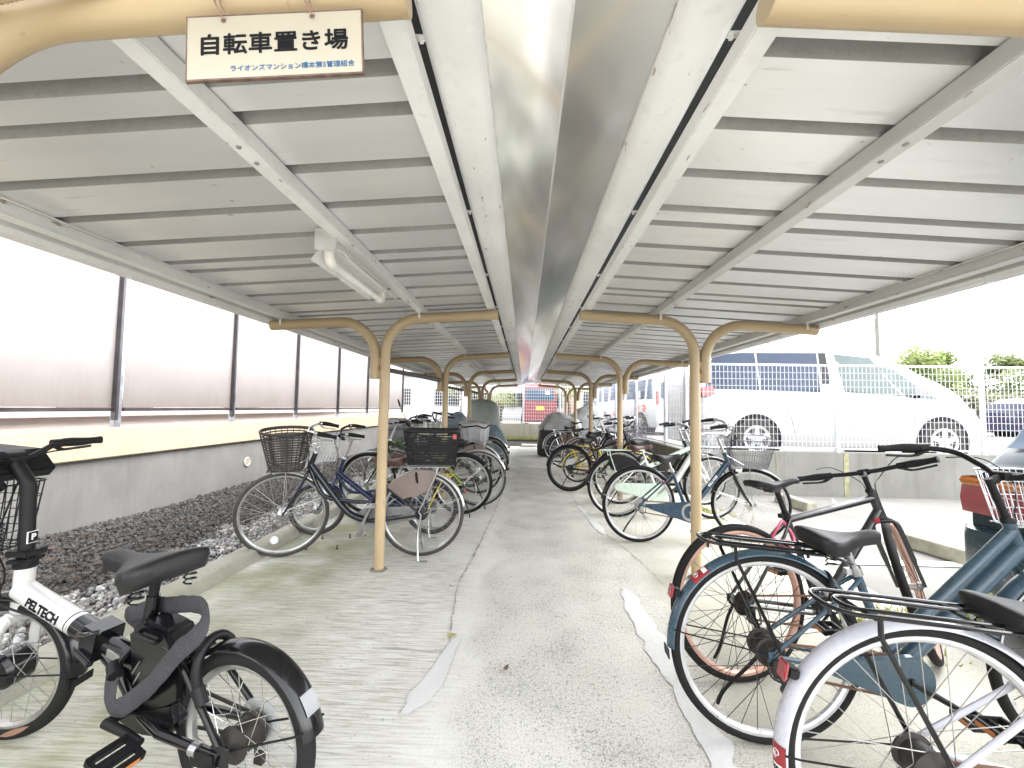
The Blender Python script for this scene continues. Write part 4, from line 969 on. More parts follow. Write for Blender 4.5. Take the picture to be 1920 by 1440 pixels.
def sticker(t, A, R, ang, lift, w, num, e=-1):
    """registration sticker bent over the fender side"""
    a = rad(ang); n = Vector((math.cos(a), 0, math.sin(a))); tg = Vector((-math.sin(a), 0, math.cos(a))); c = A + n * (R + lift - .001) + Vector((0, -.010, 0))
    out = (n * .8 + Vector((0, -.6, 0))).normalized(); xx = tg * e; mt = frame3(c + out * .002, xx, out)
    mb = MB(); 
    def pt(u, v, o=0): p = c + xx * u + Vector((0, -1, 0)).cross(xx).normalized() * 0; y = v; rr = .016 * (min(1, abs((-.010 + y) / (w / 2))) ** 2.4); return A + (n * math.cos(u / R) + xx * math.sin(u / R)) * (R + lift - rr + .0012 + o) + Vector((0, -.010 + y, 0))
    us = [-.034 + .068 * i / 6 for i in range(7)]; vs = [-.018 + .036 * i / 6 for i in range(7)]
    mb.grid([[pt(u, v) for v in vs] for u in us]); so = mb.build("registration_sticker", M_STICK, t, 60)
    wb = MB(); wb.grid([[pt(u, v, .0006) for v in vs[1:-1]] for u in (.014, .02, .026, .031)]); wb.build("number_field", M_TEXTW, so, 60)
    sw = MB(); P = [pt(-.012 + .011 * math.cos(q) * (1 - q / 12), .011 * math.sin(q) * (1 - q / 12), .0012) for q in [i * .35 for i in range(26)]]; sw.tube(P, .0009, 4); sw.build("swirl_mark", M_TEXTW, so)
    if num:
        p0 = pt(.0225, 0, .0016); nn = (pt(.0225, 0, .01) - pt(.0225, 0, 0)).normalized(); vv = (pt(.0225, .004) - pt(.0225, -.004)).normalized()
        text("number", num, .016, M_TEXTB, so, frame3(p0, vv * (1 if e > 0 else -1), nn), .0004)
    return so
# ---- right-hand row, near to far
GR = "bicycles in the row beside the car park"; GL = "bicycles in the row beside the gravel"
t, g = bike("bicycle", "city bicycle with silver lavender fender and numbered sticker, nearest in the right row", "bicycle", (.915, 1.154), -3, 0, -6, GR, frame=P_LAV, type='stag', rim=M_RIMW, fend=P_LAV, fr1=190, taila=147, rack=(M_BLACKP, -.245, .235, .735, .70), stay=178, staym=M_BLACKM, sadm=M_SADB, sh=.745, sl=.36, bar='allround', barm=M_BLACKM, stemm=M_BLACKM, basket=('wire', M_BASKW, .26, .34, .22), rhub='drum', lock=False, case=(.1, .035, P_SLATE), caselen=.6, spin=.2, refl=M_CLEAR, crankm=M_BLACKM, crank=-25, rackw=.15, flap=True, rackr=.0055)
sticker(t, g['A'], .345, 181, .014, .058, "60", 1)
t, g = bike("bicycle", "slate blue city bicycle with black rear rack and chain guard, second in the right row", "bicycle", (.81, 1.672), -2, 0, 4, GR, frame=P_SLATE, type='stag', upto=.075, dt=.027, wb=1.1, rim=M_RIMW, fend=P_SLATE, fr1=182, taila=150, rack=(M_BLACKP, -.235, .22, .74, .705), stay=170, staym=M_BLACKM, sh=.775, sl=.38, bar='allround', barm=M_BLACKM, stemm=M_BLACKM, stem=.17, lever=M_BLACKM, basket=('wire', M_BASKW, .24, .32, .2), bz=-.02, rhub='drum', derail=True, case=(.085, .022, P_SLATE), caselen=.62, crank=-28, crankm=M_BLACKM, spin=.9, flap=True, lockat=(.22, 0, .60), spoke=M_SPOKEB, rackw=.14, rackr=.0055)
sticker(t, g['A'], .345, 133, .014, .058, "", -1)
def tube_mark(t, p0, p1, r, out, body, size, m, bold=.0006, name="frame_lettering", sx=1.0):
    p0, p1 = Vector(p0), Vector(p1); x = (p1 - p0).normalized(); z = Vector(out); z = (z - x * z.dot(x)).normalized(); c = (p0 + p1) / 2 + z * (r + .0008)
    return text(name, body, size, m, t, frame3(c, x, z), bold, sx=sx)
sq = MB(); x = (g['hb'] - g['BB']).normalized(); z = Vector((0, -1, 0)); y = z.cross(x)
for i in range(8):
    for j in (-1, 0, 1): sq.box(g['BB'] + x * (.30 + .021 * i) + z * (.0206 if j == 0 else .0185) + y * .0115 * j, (.0185, .0095, .0016), m=Matrix((x, y, z)).transposed())
sq.build("tube_pattern", M_TEXTB, t, 0)
pl = MB(); pl.box(g['BB'] + x * .545 + z * .0205, (.075, .020, .002), m=Matrix((x, y, z)).transposed()); pl.build("tube_label", M_TEXTB, t, 0)
t, g = bike("cross_bicycle", "charcoal flat bar bicycle with rose gold rims and a slim saddle", "bicycle", (.915, 2.035), 12, 5, 38, GR, frame=P_CHAR, type='diamond', dt=.021, wb=1.02, ha=70, hl=.13, fork=.39, stem=.09, reach=.06, srise=.02, rim=M_RIMP, rimw=.03, tyre=M_RUB, tw=.038, spoke=M_SPOKEB, saddle='slim', springs=False, sh=.885, sl=.47, sa=72, bar='flat', barw=.29, barm=M_BLACKM, stemm=M_BLACKM, postm=M_BLACKM, lever=M_BLACKM, derail=True, lock=False, crank=300, crankm=M_BLACKM, rhub='small', fhub='small', sx=-.02, bb=(.43, 0, .28))
tube_mark(t, g['BB'].lerp(g['hb'], .62), g['BB'].lerp(g['hb'], .82), .021, (0, -1, .3), "ELS", .042, M_TEXTW, .001)
tube_mark(t, g['SC'].lerp(g['HT'], .45), g['SC'].lerp(g['HT'], .6), .018, (0, -1, .5), "A", .034, M_TEXTW, .001)
MB().box(g['BB'].lerp(g['hb'], .9) + Vector((0, -.0212, 0)), (.035, .002, .022)).build("registration_sticker", M_STICK, t, 0)
lk = MB(); c = Vector((.235, -.03, .64)); M_PINK = mat("pink_cable", (.72, .12, .20), .4)
lk.tube([c + Vector((.05 * math.cos(q), .02 * math.sin(2 * q), .06 * math.sin(q))) for q in [i * .3 for i in range(21)]], .006, 8, closed=True); lk.box(c + Vector((0, -.01, -.05)), (.035, .03, .05))
tag(lk.build("cable_lock", M_PINK, None, 40), "pink cable lock looped on the frame of the rose gold rimmed bicycle", "lock"); bpy.data.objects["cable_lock"].matrix_world = Matrix.Translation((.915, 2.035, 0)) @ Matrix.Rotation(rad(12), 4, 'Z') @ Matrix.Rotation(rad(-5), 4, 'X')
t, g = bike("bicycle", "steel blue bicycle with large wire basket and blue chain guard, beside the first right post", "bicycle", (.977, 4.06), 4, 2, -18, GR, frame=P_STEELB, type='single', dt=.026, wb=1.06, rim=M_RIMW, fend=M_BLACKP, fr1=172, taila=200, tail=False, sh=.80, sl=.40, bar='city', barm=M_ALU, rise=.04, basket=('wire', M_BASKDW, .38, .42, .26, .72), bz=-.11, derail=True, derm=M_ALU, case=(.095, .022, P_STEELB), caselen=.82, ringcut=M_ALU, crank=-80, lamp='low', stay=165, staym=M_ALU, saddle='wide', seatrefl=True, lock=False, wbx=0, forkm=M_BLACKP)
tube_mark(t, g['BB'].lerp(g['hb'], .42), g['BB'].lerp(g['hb'], .8), .026, (0, -1, .2), "BELLTREE", .03, M_TEXTW, .0004)
MB().lathe([(0, -.006), (.016, -.006), (.018, 0), (.016, .006), (0, .006)], (.21, -.06, .56), 'x', 14).build("reflector", M_RED, t)
t, g = bike("bicycle", "white step through bicycle with mint upper tube, mint rack and brown saddle", "bicycle", (.977, 4.98), 1, 2, 8, GR, frame=P_WHITE, type='loop', dt=.034, twin=False, low=(.62, 0, .36), wb=1.08, rim=M_ALU, fend=M_BLACKP, fr1=180, rack=(P_MINT, -.2, .30, .75, .76), sh=.81, sl=.42, sadm=M_SADBR, guard=M_BLACKM, bar='city', barm=M_ALU, basket=('wire', M_BASKW, .28, .36, .22), case=(.1, .045, P_MINT), stay=172, staym=M_ALU, lock=False, crank=40)
MB().tube([g['HT'] - g['ax'] * .03, g['BB'] + g['sv'] * .30], .026, 14).build("upper_tube", P_MINT, t)
t, g = bike("bicycle", "black wide tyred bicycle standing side on before the yellow one", "bicycle", (.585, 6.44), -1, 2, 25, GR, frame=M_BLACKP, type='diamond', dt=.02, wb=1.06, R=.34, tw=.052, rim=M_RIMB, nsp=28, fend=M_BLACKP, fr1=176, tail=False, seatrefl=True, sh=.78, sl=.36, lowstay=.28, bar='city', barm=M_BLACKM, stemm=M_BLACKM, postm=M_BLACKM, derail=True, lock=False, crank=-60, crankm=M_BLACKM, basket=('wire', M_BASKDW, .28, .34, .22), rhub='small', stay=168, staym=M_BLACKM)
t, g = bike("folding_bicycle", "small wheeled yellow folding bicycle with a yellow rear rack", "bicycle", (.80, 7.25), 2, 2, -5, GR, frame=P_YEL, type='single', dt=.026, R=.25, wb=1.0, fork=.33, stem=.33, hl=.12, rim=M_ALU, fend=P_YEL, rack=(P_YEL, -.19, .22, .60, .60), sh=.80, sl=.34, bar='flat', barm=M_BLACKM, nsp=28, lock=False, crank=100, postm=M_BLACKM, tail=False, basket=('wire', M_BASKDW, .26, .32, .2))
t, g = bike("bicycle", "maroon city bicycle behind the second right post, black grips and wire basket", "bicycle", (.95, 8.05), 3, 2, 10, GR, frame=P_MAROON, type='stag', rim=M_ALU, fend=P_SILV, sh=.80, sl=.4, basket=('wire', M_BASKDW, .3, .38, .24), bar='city', lock=False, crank=30, sadm=M_SADB)
t, g = bike("bicycle", "black bicycle with brown dress guard in the right row", "bicycle", (.74, 8.9), 0, 2, 15, GR, frame=M_BLACKP, type='loop', rim=M_ALU, fend=M_BLACKP, guard=mat("maroon_guard", (.15, .07, .055), .4), sh=.82, sl=.4, basket=('wire', M_BASKDW, .3, .38, .24), rack=(M_CHROME, -.2, .26, .745, .75), crank=10)
t, g = bike("bicycle", "bicycle with silver fenders and rack just before the tarp covered scooter", "bicycle", (.68, 9.85), 2, 2, -12, GR, frame=P_SILV, type='loop', rim=M_ALU, fend=P_SILV, sh=.82, sl=.4, basket=('wire', M_BASKW, .3, .38, .24), rack=(M_CHROME, -.2, .26, .745, .75), crank=60)
t, g = bike("bicycle", "grey flat bar bicycle with a high black saddle at the back of the right row", "bicycle", (.95, 10.5), 4, 2, 0, GR, frame=P_CHAR, type='diamond', rim=M_RIMB, saddle='slim', springs=False, sh=.90, sl=.47, bar='flat', barm=M_BLACKM, stem=.16, lock=False, crank=80)
# ---- left-hand row, near to far
t, g = bike("bicycle", "navy bicycle with woven front basket and big black rear basket, by the first left post", "bicycle", (-.934, 3.55), 186.5, 0, 17, GL, frame=P_NAVY, ff0=78, type='loop', dt=.026, wb=1.10, low=(.60, 0, .36), rim=M_ALU, fend=P_SILV, fr1=170, taila=152, rack=(M_ALU, -.22, .26, .725, .73), guard=P_BRN, sh=.79, sl=.36, saddle='comfort', sadm=M_SADBR, bar='up', barm=M_CHROME, rise=.0, stem=.06, reach=.03, basket=('woven', M_BASKD, .38, .42, .30, .66, 26, 15, 1.0), bz=-.11, case=(.09, .045, mat("grey_chain_case", (.22, .22, .22), .4)), crank=-65, crankm=M_ALU, pedalm=M_ALU, stand='double', rhub='drum', fhub='dyn', refl=M_CLEAR, stay=158, lock=True, staym=M_CHROME, tyre=M_RUBG, forkm=P_NAVY, tailm=P_NAVY)
NAVY = t
o = slat_basket(t, Matrix.Identity(4), (-.075, 0, .755), .44, .36, .27, M_BASKB, .84, 36, 13, "rear_basket", .009, round_=.02)
MB().box((-.262, .184, .985), (.03, .004, .036)).build("pink_tag", mat("pink_tag_plastic", (.45, .08, .09), .5), o, 0)
t, g = bike("small_wheel_bicycle", "royal blue low framed bicycle with small fat wheels, behind the navy one", "bicycle", (-.985, 4.16), 187, 1, 14, GL, frame=P_BLUE, type='loop', dt=.024, R=.25, tw=.05, wb=1.06, fork=.34, hl=.17, stem=.2, low=(.55, 0, .33), bb=(.42, 0, .28), rim=M_ALU, tyre=M_RUBG, fend=P_BLUE, sh=.76, sl=.3, saddle='big', sadm=M_SADBR, bar='city', barm=M_BLACKM, basket=('wire', M_BASKW, .32, .40, .2), bz=.02, case=(.09, .04, P_BLUE), crank=-40, stand='double', nsp=28, rack=(P_YEL, -.2, .2, .56, .56), lock=False, rhub='drum')
t, g = bike("bicycle", "dark green bicycle with fat black tyres and olive rear stays in the left row", "bicycle", (-.80, 4.95), 184, 2, -6, GL, frame=P_GREEN, type='diamond', dt=.02, wb=1.07, R=.345, tw=.048, rim=M_ALU, nsp=28, fend=M_BLACKP, fr0=55, fr1=150, sh=.80, sl=.38, bar='flat', barm=M_BLACKM, barw=.3, stem=.2, derail=True, tail=False, lock=False, crank=20, seatrefl=True, stay=140, lamp='bar')
st = MB()
for s in (-1, 1): st.tube([(.30, s * .05, .66), (0, s * .064, .35)], .009, 8); st.tube([(.36, s * .04, .33), (0, s * .066, .345)], .010, 8)
st.build("rear_stays", P_LIME, t)
t, g = bike("bicycle", "grey tyred bicycle with a small red tail light in the left row", "bicycle", (-.66, 5.36), 181, 2, 6, GL, frame=P_CHAR, type='stag', rim=M_ALU, tyre=M_RUBG, fend=P_SILV, fr1=160, taila=162, sh=.80, sl=.4, bar='city', barm=M_BLACKM, lock=False, crank=120, basket=('wire', M_BASKDW, .3, .38, .24))
t, g = bike("bicycle", "bicycle with silver fenders, brown guard and mirror, under the silver basket cover", "bicycle", (-.757, 6.14), 182, 2, 10, GL, frame=P_SILV, type='loop', rim=M_ALU, fend=P_SILV, guard=P_BRN, sh=.78, sl=.38, rack=(M_CHROME, -.2, .26, .74, .74), bar='city', barm=M_BLACKM, crank=70, stand='double', basket=('wire', M_BASKDW, .3, .38, .24))
t, g = bike("bicycle", "bicycle with dark blue fenders farther along the left row", "bicycle", (-.70, 7.05), 179, 2, -8, GL, frame=P_NAVY, type='loop', rim=M_ALU, fend=P_NAVY, sh=.80, sl=.4, basket=('wire', M_BASKDW, .3, .38, .24), bar='up', barm=M_BLACKM, crank=10)
t, g = bike("bicycle", "bicycle with thin black wheels, last uncovered one in the left row", "bicycle", (-.73, 8.0), 181, 2, 8, GL, frame=M_BLACKP, type='loop', rim=M_RIMB, fend=M_CHROME, sh=.80, sl=.4, bar='city', crank=10, lock=False, basket=('wire', M_BASKDW, .3, .38, .24))
t, g = bike("bicycle", "black bicycle with wide flat handlebars, squeezed between two silver fendered ones on the left", "bicycle", (-.93, 6.6), 180, 2, 12, GL, frame=P_CHAR, type='diamond', rim=M_RIMB, sh=.84, sl=.42, bar='flat', barw=.32, barm=M_BLACKM, stem=.2, lock=False, crank=40, basket=('wire', M_BASKDW, .3, .36, .22))
t, g = bike("bicycle", "black low framed bicycle with black saddle, tucked behind the white and mint one", "bicycle", (1.15, 5.65), 2, 2, 10, GR, frame=M_BLACKP, type='loop', rim=M_ALU, fend=M_BLACKP, sh=.82, sl=.42, bar='city', barm=M_BLACKM, lock=False, crank=30, basket=('wire', M_BASKDW, .3, .38, .24))
# mirror on a stalk
t = thing("handlebar_mirror", "small black mirror on a long stalk above the handlebars of the left row", "mirror", (-1.86, 6.35, .98))
MB().tube(spline([(0, 0, 0), (-.03, 0, .1), (-.10, 0, .22)], 6), .004, 6).build("mirror_stalk", M_BLACKM, t)
MB().lathe([(0, -.008), (.03, -.006), (.034, 0), (.03, .006), (0, .008)], (0, 0, 0), 'x', 18).build("mirror_head", M_BLACKM, t).matrix_basis = Matrix.Translation((-.12, 0, .29)) @ Matrix.Rotation(rad(-18), 4, 'Y') @ Matrix.Diagonal((1, 1.0, 2.0, 1))
# ------------------------------------------------------------------ the white folding electric bicycle (nearest, left)
t = thing("electric_folding_bicycle", "white and black folding electric bicycle with small wheels, closest to the camera on the left", "bicycle", (-.908, 1.279, 0), rad(165), 0, GL)
R = .25; A = Vector((0, 0, R)); Fx = Vector((1.09, 0, R)); ax = Vector((-.05, 0, .9987)); HB = Vector((1.062, 0, .455)); HT = HB + ax * .155
MS = Matrix.Translation(HB) @ Matrix.Rotation(rad(15), 4, ax) @ Matrix.Translation(-HB)
add_wheel(t, Matrix.Translation(A), R, .4, None, tw=.05, rimw=.03, nsp=28, rim=M_ALU, hub='drum', spoke=M_CHROME)
add_wheel(t, MS @ Matrix.Translation(Fx), R, .1, None, tw=.05, rimw=.03, nsp=28, rim=M_ALU, hub='motor')
MB().box((.125, -.004, -.085), (.1, .004, .03), m=Matrix.Rotation(rad(40), 3, 'Y')).build("spoke_reflector", M_CLEAR, t, 0).matrix_basis = MS @ Matrix.Translation(Fx)
BB = Vector((.435, 0, .25)); f = MB()
f.tube([HB - ax * .005, HT], .029, 18); f.tube(fillet([HB + ax * .075, (1.0, 0, .515), (.735, 0, .452)], .03, 5), .037, 20); f.build("main_frame", M_WHITEP, t, 50)
f = MB(); f.tube([(.735, 0, .452), (.66, 0, .434)], .0365, 20); f.tube([(.59, 0, .418), (.43, 0, .385)], .030, 16)
f.tube([BB + Vector((0, 0, .0)), (.395, 0, .60)], .019, 14); f.tube([(.60, 0, .39), (.51, 0, .335), (.45, 0, .27)], .024, 12)
for s in (-1, 1):
    f.tube(fillet([(.40, s * .03, .26), (.25, s * .062, .245), (.0, s * .072, .245)], .05, 5), .0135, 10); f.tube(fillet([(.405, s * .018, .50), (.20, s * .05, .46), (.0, s * .07, .255)], .08, 6), .0095, 10); f.box((0, s * .074, .248), (.06, .007, .05))
f.tube([(.41, 0, .53), (.19, .03, .45)], .008, 8); f.build("rear_frame", M_BLACKP, t, 45)
h = MB(); h.box((.625, 0, .425), (.075, .085, .10), m=Matrix.Rotation(rad(-12), 3, 'Y')); h.tube([(.66, .05, .455), (.60, .058, .47), (.545, .052, .485)], .008, 8); h.tube([(.66, .045, .40), (.585, .05, .375)], .012, 8); h.build("folding_hinge", M_BLACKP, t, 40, .006)
for x in (.755, .742): MB().lathe([(.0374, -.0022), (.038, 0), (.0374, .0022)], (0, 0, 0), 'x', 22).build("ring_stripe", M_BLACKP if x > .75 else M_CHROME, t).matrix_basis = Matrix.Translation((x, 0, .452 + (x - .735) * .237)) @ Matrix.Rotation(rad(-13.4), 4, 'Y')
MB().box((.515, .0305, .403), (.06, .003, .024), m=Matrix.Rotation(rad(-12), 3, 'Y')).build("silver_label", M_ALU, t, 0)
MB().lathe([(0, -.012), (.012, -.012), (.012, .012), (0, .012)], (.495, .045, .375), 'y', 12).build("clamp_bolt", M_CHROME, t)
tx = Vector((-.265, 0, -.063)).normalized(); zz = Vector((0, 1, .25)).normalized()
text("frame_lettering", "PELTECH", .038, M_TEXTB, t, frame3(Vector((.875, 0, .483)) + zz * .0378, tx, zz), .0016, sx=1.15)
b = MB(); b.prism([(.40, .30), (.435, .50), (.37, .545), (.27, .525), (.21, .44), (.20, .33), (.30, .27)], lambda a, c, y: (a, y, c), -.045, .045); bo = b.build("battery_case", M_BLACKP, t, 30, .012)
b = MB(); b.tube(fillet([(.385, .047, .50), (.385, .06, .51), (.30, .06, .50), (.30, .047, .49)], .01), .007, 8); b.build("battery_handle", M_BLACKM, bo)
b = MB(); b.prism([(.46, .30), (.47, .23), (.37, .20), (.25, .215), (.195, .27), (.22, .335), (.32, .30)], lambda a, c, y: (a, y, c), -.05, .05); b.build("controller_box", M_BLACKP, t, 30, .012)
for k in range(3): MB().box((.385 - .006 * k, .0462, .40 - .03 * k), (.05, .0015, .005), m=Matrix.Rotation(rad(55), 3, 'Y')).build("case_stripe", M_ALU, bo, 0)
sp = MB(); sp.tube([(.40, 0, .58), (.385, 0, .665)], .0145, 12); sp.build("seat_post", M_BLACKM, t)
s_ = add_saddle(t, (.455, 0, .722), 'big', M_SADB, rad(-2)); s_.scale = (1.1, 1.08, 1.1)
ck = MB(); ck.lathe([(.05, -.056), (.08, -.056), (.08, -.051), (.05, -.051)], BB, 'y', 32, True); ck.tube([BB + Vector((0, -.08, 0)), BB + Vector((0, .08, 0))], .014, 12)
ck.tube([BB + Vector((.004, .085, .0)), BB + Vector((-.09, .09, -.004)), BB + Vector((-.165, .098, -.008))], [.015, .0125, .0115], 10); ck.tube([BB + Vector((-.004, -.085, 0)), BB + Vector((.165, -.095, .008))], [.015, .0115], 10); ck.build("crankset", M_BLACKM, t, 50)
for sg, bx in ((1, -.165), (-1, .165)):
    c = BB + Vector((bx, sg * .158, -.008)); pd = MB(); rot = Matrix.Rotation(rad(-22), 3, 'Y')
    for d in (-1, 1): pd.box(c + rot @ Vector((d * .037, 0, 0)), (.016, .10, .024), m=rot)
    for d in (-1, 1): pd.box(c + Vector((0, d * .045, 0)), (.08, .012, .02), m=rot)
    pd.box(c, (.03, .09, .018), m=rot); pd.tube([c - Vector((0, sg * .065, 0)), c], .008, 8); po = pd.build("pedal", M_BLACKM, t, 0, .003)
    for d in (-1, 1): MB().box(c + rot @ Vector((d * .0455, 0, 0)), (.003, .065, .014), m=rot).build("pedal_reflector", M_AMBER, po, 0)
fender(t, Matrix.Identity(4), R, .05, 58, 166, M_BLACKP, A, "rear_fender", w=.078, stay=((160,), M_BLACKM, .0034), lift=.022)
fender(t, MS, R, .05, 40, 184, M_BLACKP, Fx, "front_fender", w=.078, stay=((178,), M_BLACKM, .003), lift=.022, flap=M_BLACKM)
mb = MB(); mb.grid([[(.2735 * math.cos(rad(q)), y, .25 + .2735 * math.sin(rad(q))) for y in (-.024, -.012, 0, .012, .024)] for q in (142, 146, 150, 154)]); mb.build("silver_sticker", mat("dull_silver_film", (.20, .20, .21), .35, .3), t, 60)
br = MB(); P = []
for k in range(15): q = rad(-20 + 220 * k / 14); P.append(Vector((.115 + .012 * math.sin(q), .062 * math.cos(q), .43 + .085 * math.sin(q))))
br.tube(P, .014, 10); br.tube([P[0], (.085, .062, .36)], .017, 10); br.build("wheel_lock", M_BLACKM, t, 60)
gr = MB()
for i in range(6): gr.lathe([(.02, 0), (.046 - .005 * i, 0), (.046 - .005 * i, -.002), (.02, -.002)], A + Vector((0, -.03 - .005 * i, 0)), 'y', 24, True)
gr.box((.01, -.072, .17), (.03, .016, .10)); gr.build("derailleur", M_DARKG, t, 40)
ch = MB()
for s in (1, -1): ch.tube([BB + Vector((0, -.053, s * .078)), A + Vector((0, -.042, s * .034))], .004, 4, flat=1.6)
ch.build("chain", M_DARKG, t, 0)
MB().lathe([(.0, .0), (.075, .0), (.075, .003), (.0, .003)], A + Vector((0, -.058, 0)), 'y', 30).build("spoke_guard", mat("clear_plastic", (.7, .72, .72), .2, trans=.6), t)
MB().tube([(.10, .0745, .248), (.075, .0745, .248)], .0165, 14).build("stay_clamp", M_ALU, t)
ks = MB(); ks.tube([(.03, .085, .22), (-.06, .15, .012)], .009, 10); ks.box((.05, .078, .235), (.08, .02, .04)); ks.build("kickstand", M_BLACKM, t)
fk = MB()
for s in (-1, 1): fk.tube(spline([HB + Vector((0, s * .03, -.01)), HB + Vector((.004, s * .062, -.04)), (1.075, s * .066, .36), Fx + Vector((.005, s * .066, .0))], 6), [.021] * 8 + [.018] * 6 + [.014] * 5, 12)
fk.tube([HB + Vector((0, -.05, -.02)), HB + Vector((0, .05, -.02))], .022, 10); o = fk.build("fork", M_WHITEP, t, 60); o.matrix_basis = MS
pm = MB(); pm.lathe([(.034, 0), (.036, .015), (.03, .02), (.03, .035), (.02, .04)], HT, 'z', 18); pm.box(HT + Vector((.0, 0, .055)), (.085, .07, .022)); pm.box(HT + Vector((.0, 0, .03)), (.05, .09, .014)); pm.build("folding_stem_clamp", M_BLACKM, t, 40, .003).matrix_basis = MS
fw = Vector((1.13, 0, 1.005)); pm = MB(); pm.tube(fillet([HT + Vector((0, 0, .05)), (1.062, 0, .915), fw], .04, 6), .0225, 16); pm.lathe([(.028, -.03), (.028, .03)], fw, 'y', 14); pm.build("handlebar_post", M_BLACKM, t, 50).matrix_basis = MS
MB().box((1.035, .0, .72), (.004, .034, .042)).build("white_emblem", M_TEXTW, t, 0).matrix_basis = MS
MB().box((1.0325, .0, .72), (.003, .030, .038)).build("emblem_ground", M_BLACKM, t, 0).matrix_basis = MS
text("emblem_letter", "P", .03, M_TEXTW, t, MS @ frame3((1.0305, 0, .72), (0, -1, 0), (-1, 0, 0)), .0008)
hbm = handlebar(t, MS, 'flat', fw, M_BLACKM, M_GRIP, .29, .035, M_BLACKM, True, .13)
rk = MB(); rk.prism([(1.10, .955), (1.16, 1.03), (1.40, 1.05), (1.40, 1.02), (1.20, .985), (1.13, .92)], lambda a, c, y: (a, y, c), -.13, .13); rk.build("front_tray", M_BLACKM, t, 0, .006).matrix_basis = MS
wire_basket(t, MS, (1.29, 0, .66), .26, .34, .24, M_BLACKM, .85, .03, .002)
lb_ = MB(); lb_.lathe([(0, -.03), (.02, -.028), (.034, 0), (.034, .03), (0, .034)], (1.2, .0, .9), 'x', 18); lb_.build("headlamp", M_BLACKM, t).matrix_basis = MS
cb = MB()
for k, (a, bq) in enumerate(((.2, .0), (-.2, .02), (.15, -.02), (-.1, .03))):
    cb.tube(spline([(1.12, a, 1.02), (1.22 + .02 * k, a * .8, .98), (1.20 + .015 * k, a * .3, .80), (1.13, .03 + bq, .62), (1.10, .035, .50 + .02 * k)], 6), .0032, 6)
cb.tube(spline([(1.10, .04, .50), (1.02, .055, .48), (.80, .03, .405), (.64, .04, .375)], 6), .004, 6)
cb.tube([(1.11 + .006 * math.cos(q), .035 + .006 * math.sin(q), .66 + .12 * q / 60) for q in np.arange(0, 60, .5)], .0022, 5)
cb.build("control_cables", M_BLACKM, t, 60).matrix_basis = MS
# cloth-covered chain lock wound through the frame
lk = thing("cloth_chain_lock", "black cloth covered chain lock looped around the folding bicycle's battery", "lock", (-.908, 1.279, 0), rad(165))
C = [(.452, .06, .40), (.50, -.045, .44), (.560, -.04, .492), (.512, -.03, .511), (.44, -.035, .545), (.344, -.02, .566), (.25, .0, .592), (.16, .02, .606), (.105, .055, .600), (.10, .078, .560), (.157, .086, .508), (.247, .087, .409), (.321, .088, .346), (.385, .085, .305), (.43, .08, .305), (.452, .07, .35), (.45, .065, .395)]
P = spline([(x, y, z) for x, y, z in C], 8); rows = []
for i, p in enumerate(P):
    a = P[max(0, i - 1)]; b = P[min(len(P) - 1, i + 1)]; d = (b - a).normalized(); n = Vector((0, 1, 0)); n = (n - d * n.dot(d)).normalized(); s = d.cross(n)
    wv = .0265 + .004 * noise.noise((i * .21, 0, 0)); th = .0065 + .003 * noise.noise((i * .5, 2, 0))
    rows.append([p + s * wv * math.cos(q) * (1 + .08 * noise.noise((i * .4, q, 1))) + n * th * math.sin(q) * (1 + .3 * noise.noise((i * .35, q * 2, 5))) for q in [2 * math.pi * j / 14 for j in range(14)]])
mb = MB(); mb.grid(rows, close_v=True); mb.F += [tuple(range(14))[::-1], tuple((len(rows) - 1) * 14 + j for j in range(14))]
mb.build("lock_sleeve", mat("black_nylon_cloth", (.028, .027, .032), .75, bump=.5, bs=140, var=.2), lk, 70)
MB().tube([(.46, .06, .405), (.425, .075, .385)], .02, 12).build("lock_barrel", M_BLACKM, lk)

# ------------------------------------------------------------------ covers, bags and small things
def cover(name, label, cat, loc, rz, secs, m, folds=.05, kf=9, seed=1, group=None, hem=None):
    t = thing(name, label, cat, loc, rad(rz), 0, group); rows = []; N = 72; zs = [s[0] for s in secs]; n = 26
    for i in range(n + 1):
        z = zs[0] + (zs[-1] - zs[0]) * i / n; k = max(j for j in range(len(zs)) if zs[j] <= z + 1e-9); k = min(k, len(zs) - 2); f = (z - zs[k]) / (zs[k + 1] - zs[k]); f = f * f * (3 - 2 * f)
        cx, cy_, rx, ry = [secs[k][j] * (1 - f) + secs[k + 1][j] * f for j in (1, 2, 3, 4)]; row = []
        hgt = 1 - i / n
        for j in range(N):
            a = 2 * math.pi * j / N; ca, sa = math.cos(a), math.sin(a); e = .62
            x = math.copysign(abs(ca) ** e, ca); y = math.copysign(abs(sa) ** e, sa)
            w_ = 1 + folds * (.25 + hgt) * (noise.noise((math.cos(a) * kf * .35, math.sin(a) * kf * .35, seed + z * 1.2)) + .5 * noise.noise((math.cos(a) * kf, math.sin(a) * kf, seed * 3 + z * 2.5)))
            row.append((cx + rx * x * w_, cy_ + ry * y * w_, z + folds * .35 * noise.noise((x * 2 + seed, y * 2, z * 3))))
        rows.append(row)
    mb = MB(); mb.grid(rows, close_v=True); mb.F.append(tuple(n * N + j for j in range(N))); mb.build("cover_cloth", m, t, 60)
    if hem: mb = MB(); mb.tube(rows[hem[0]], hem[1], 6, closed=True); mb.build("cover_hem", hem[2], t)
    return t
T_SILV = mat("silver_grey_tarp", (.42, .42, .42), .5, var=.12, vs=5, bump=.3, bs=20); T_SLATE = mat("slate_blue_tarp", (.12, .16, .19), .5, var=.15, vs=5, bump=.3, bs=18)
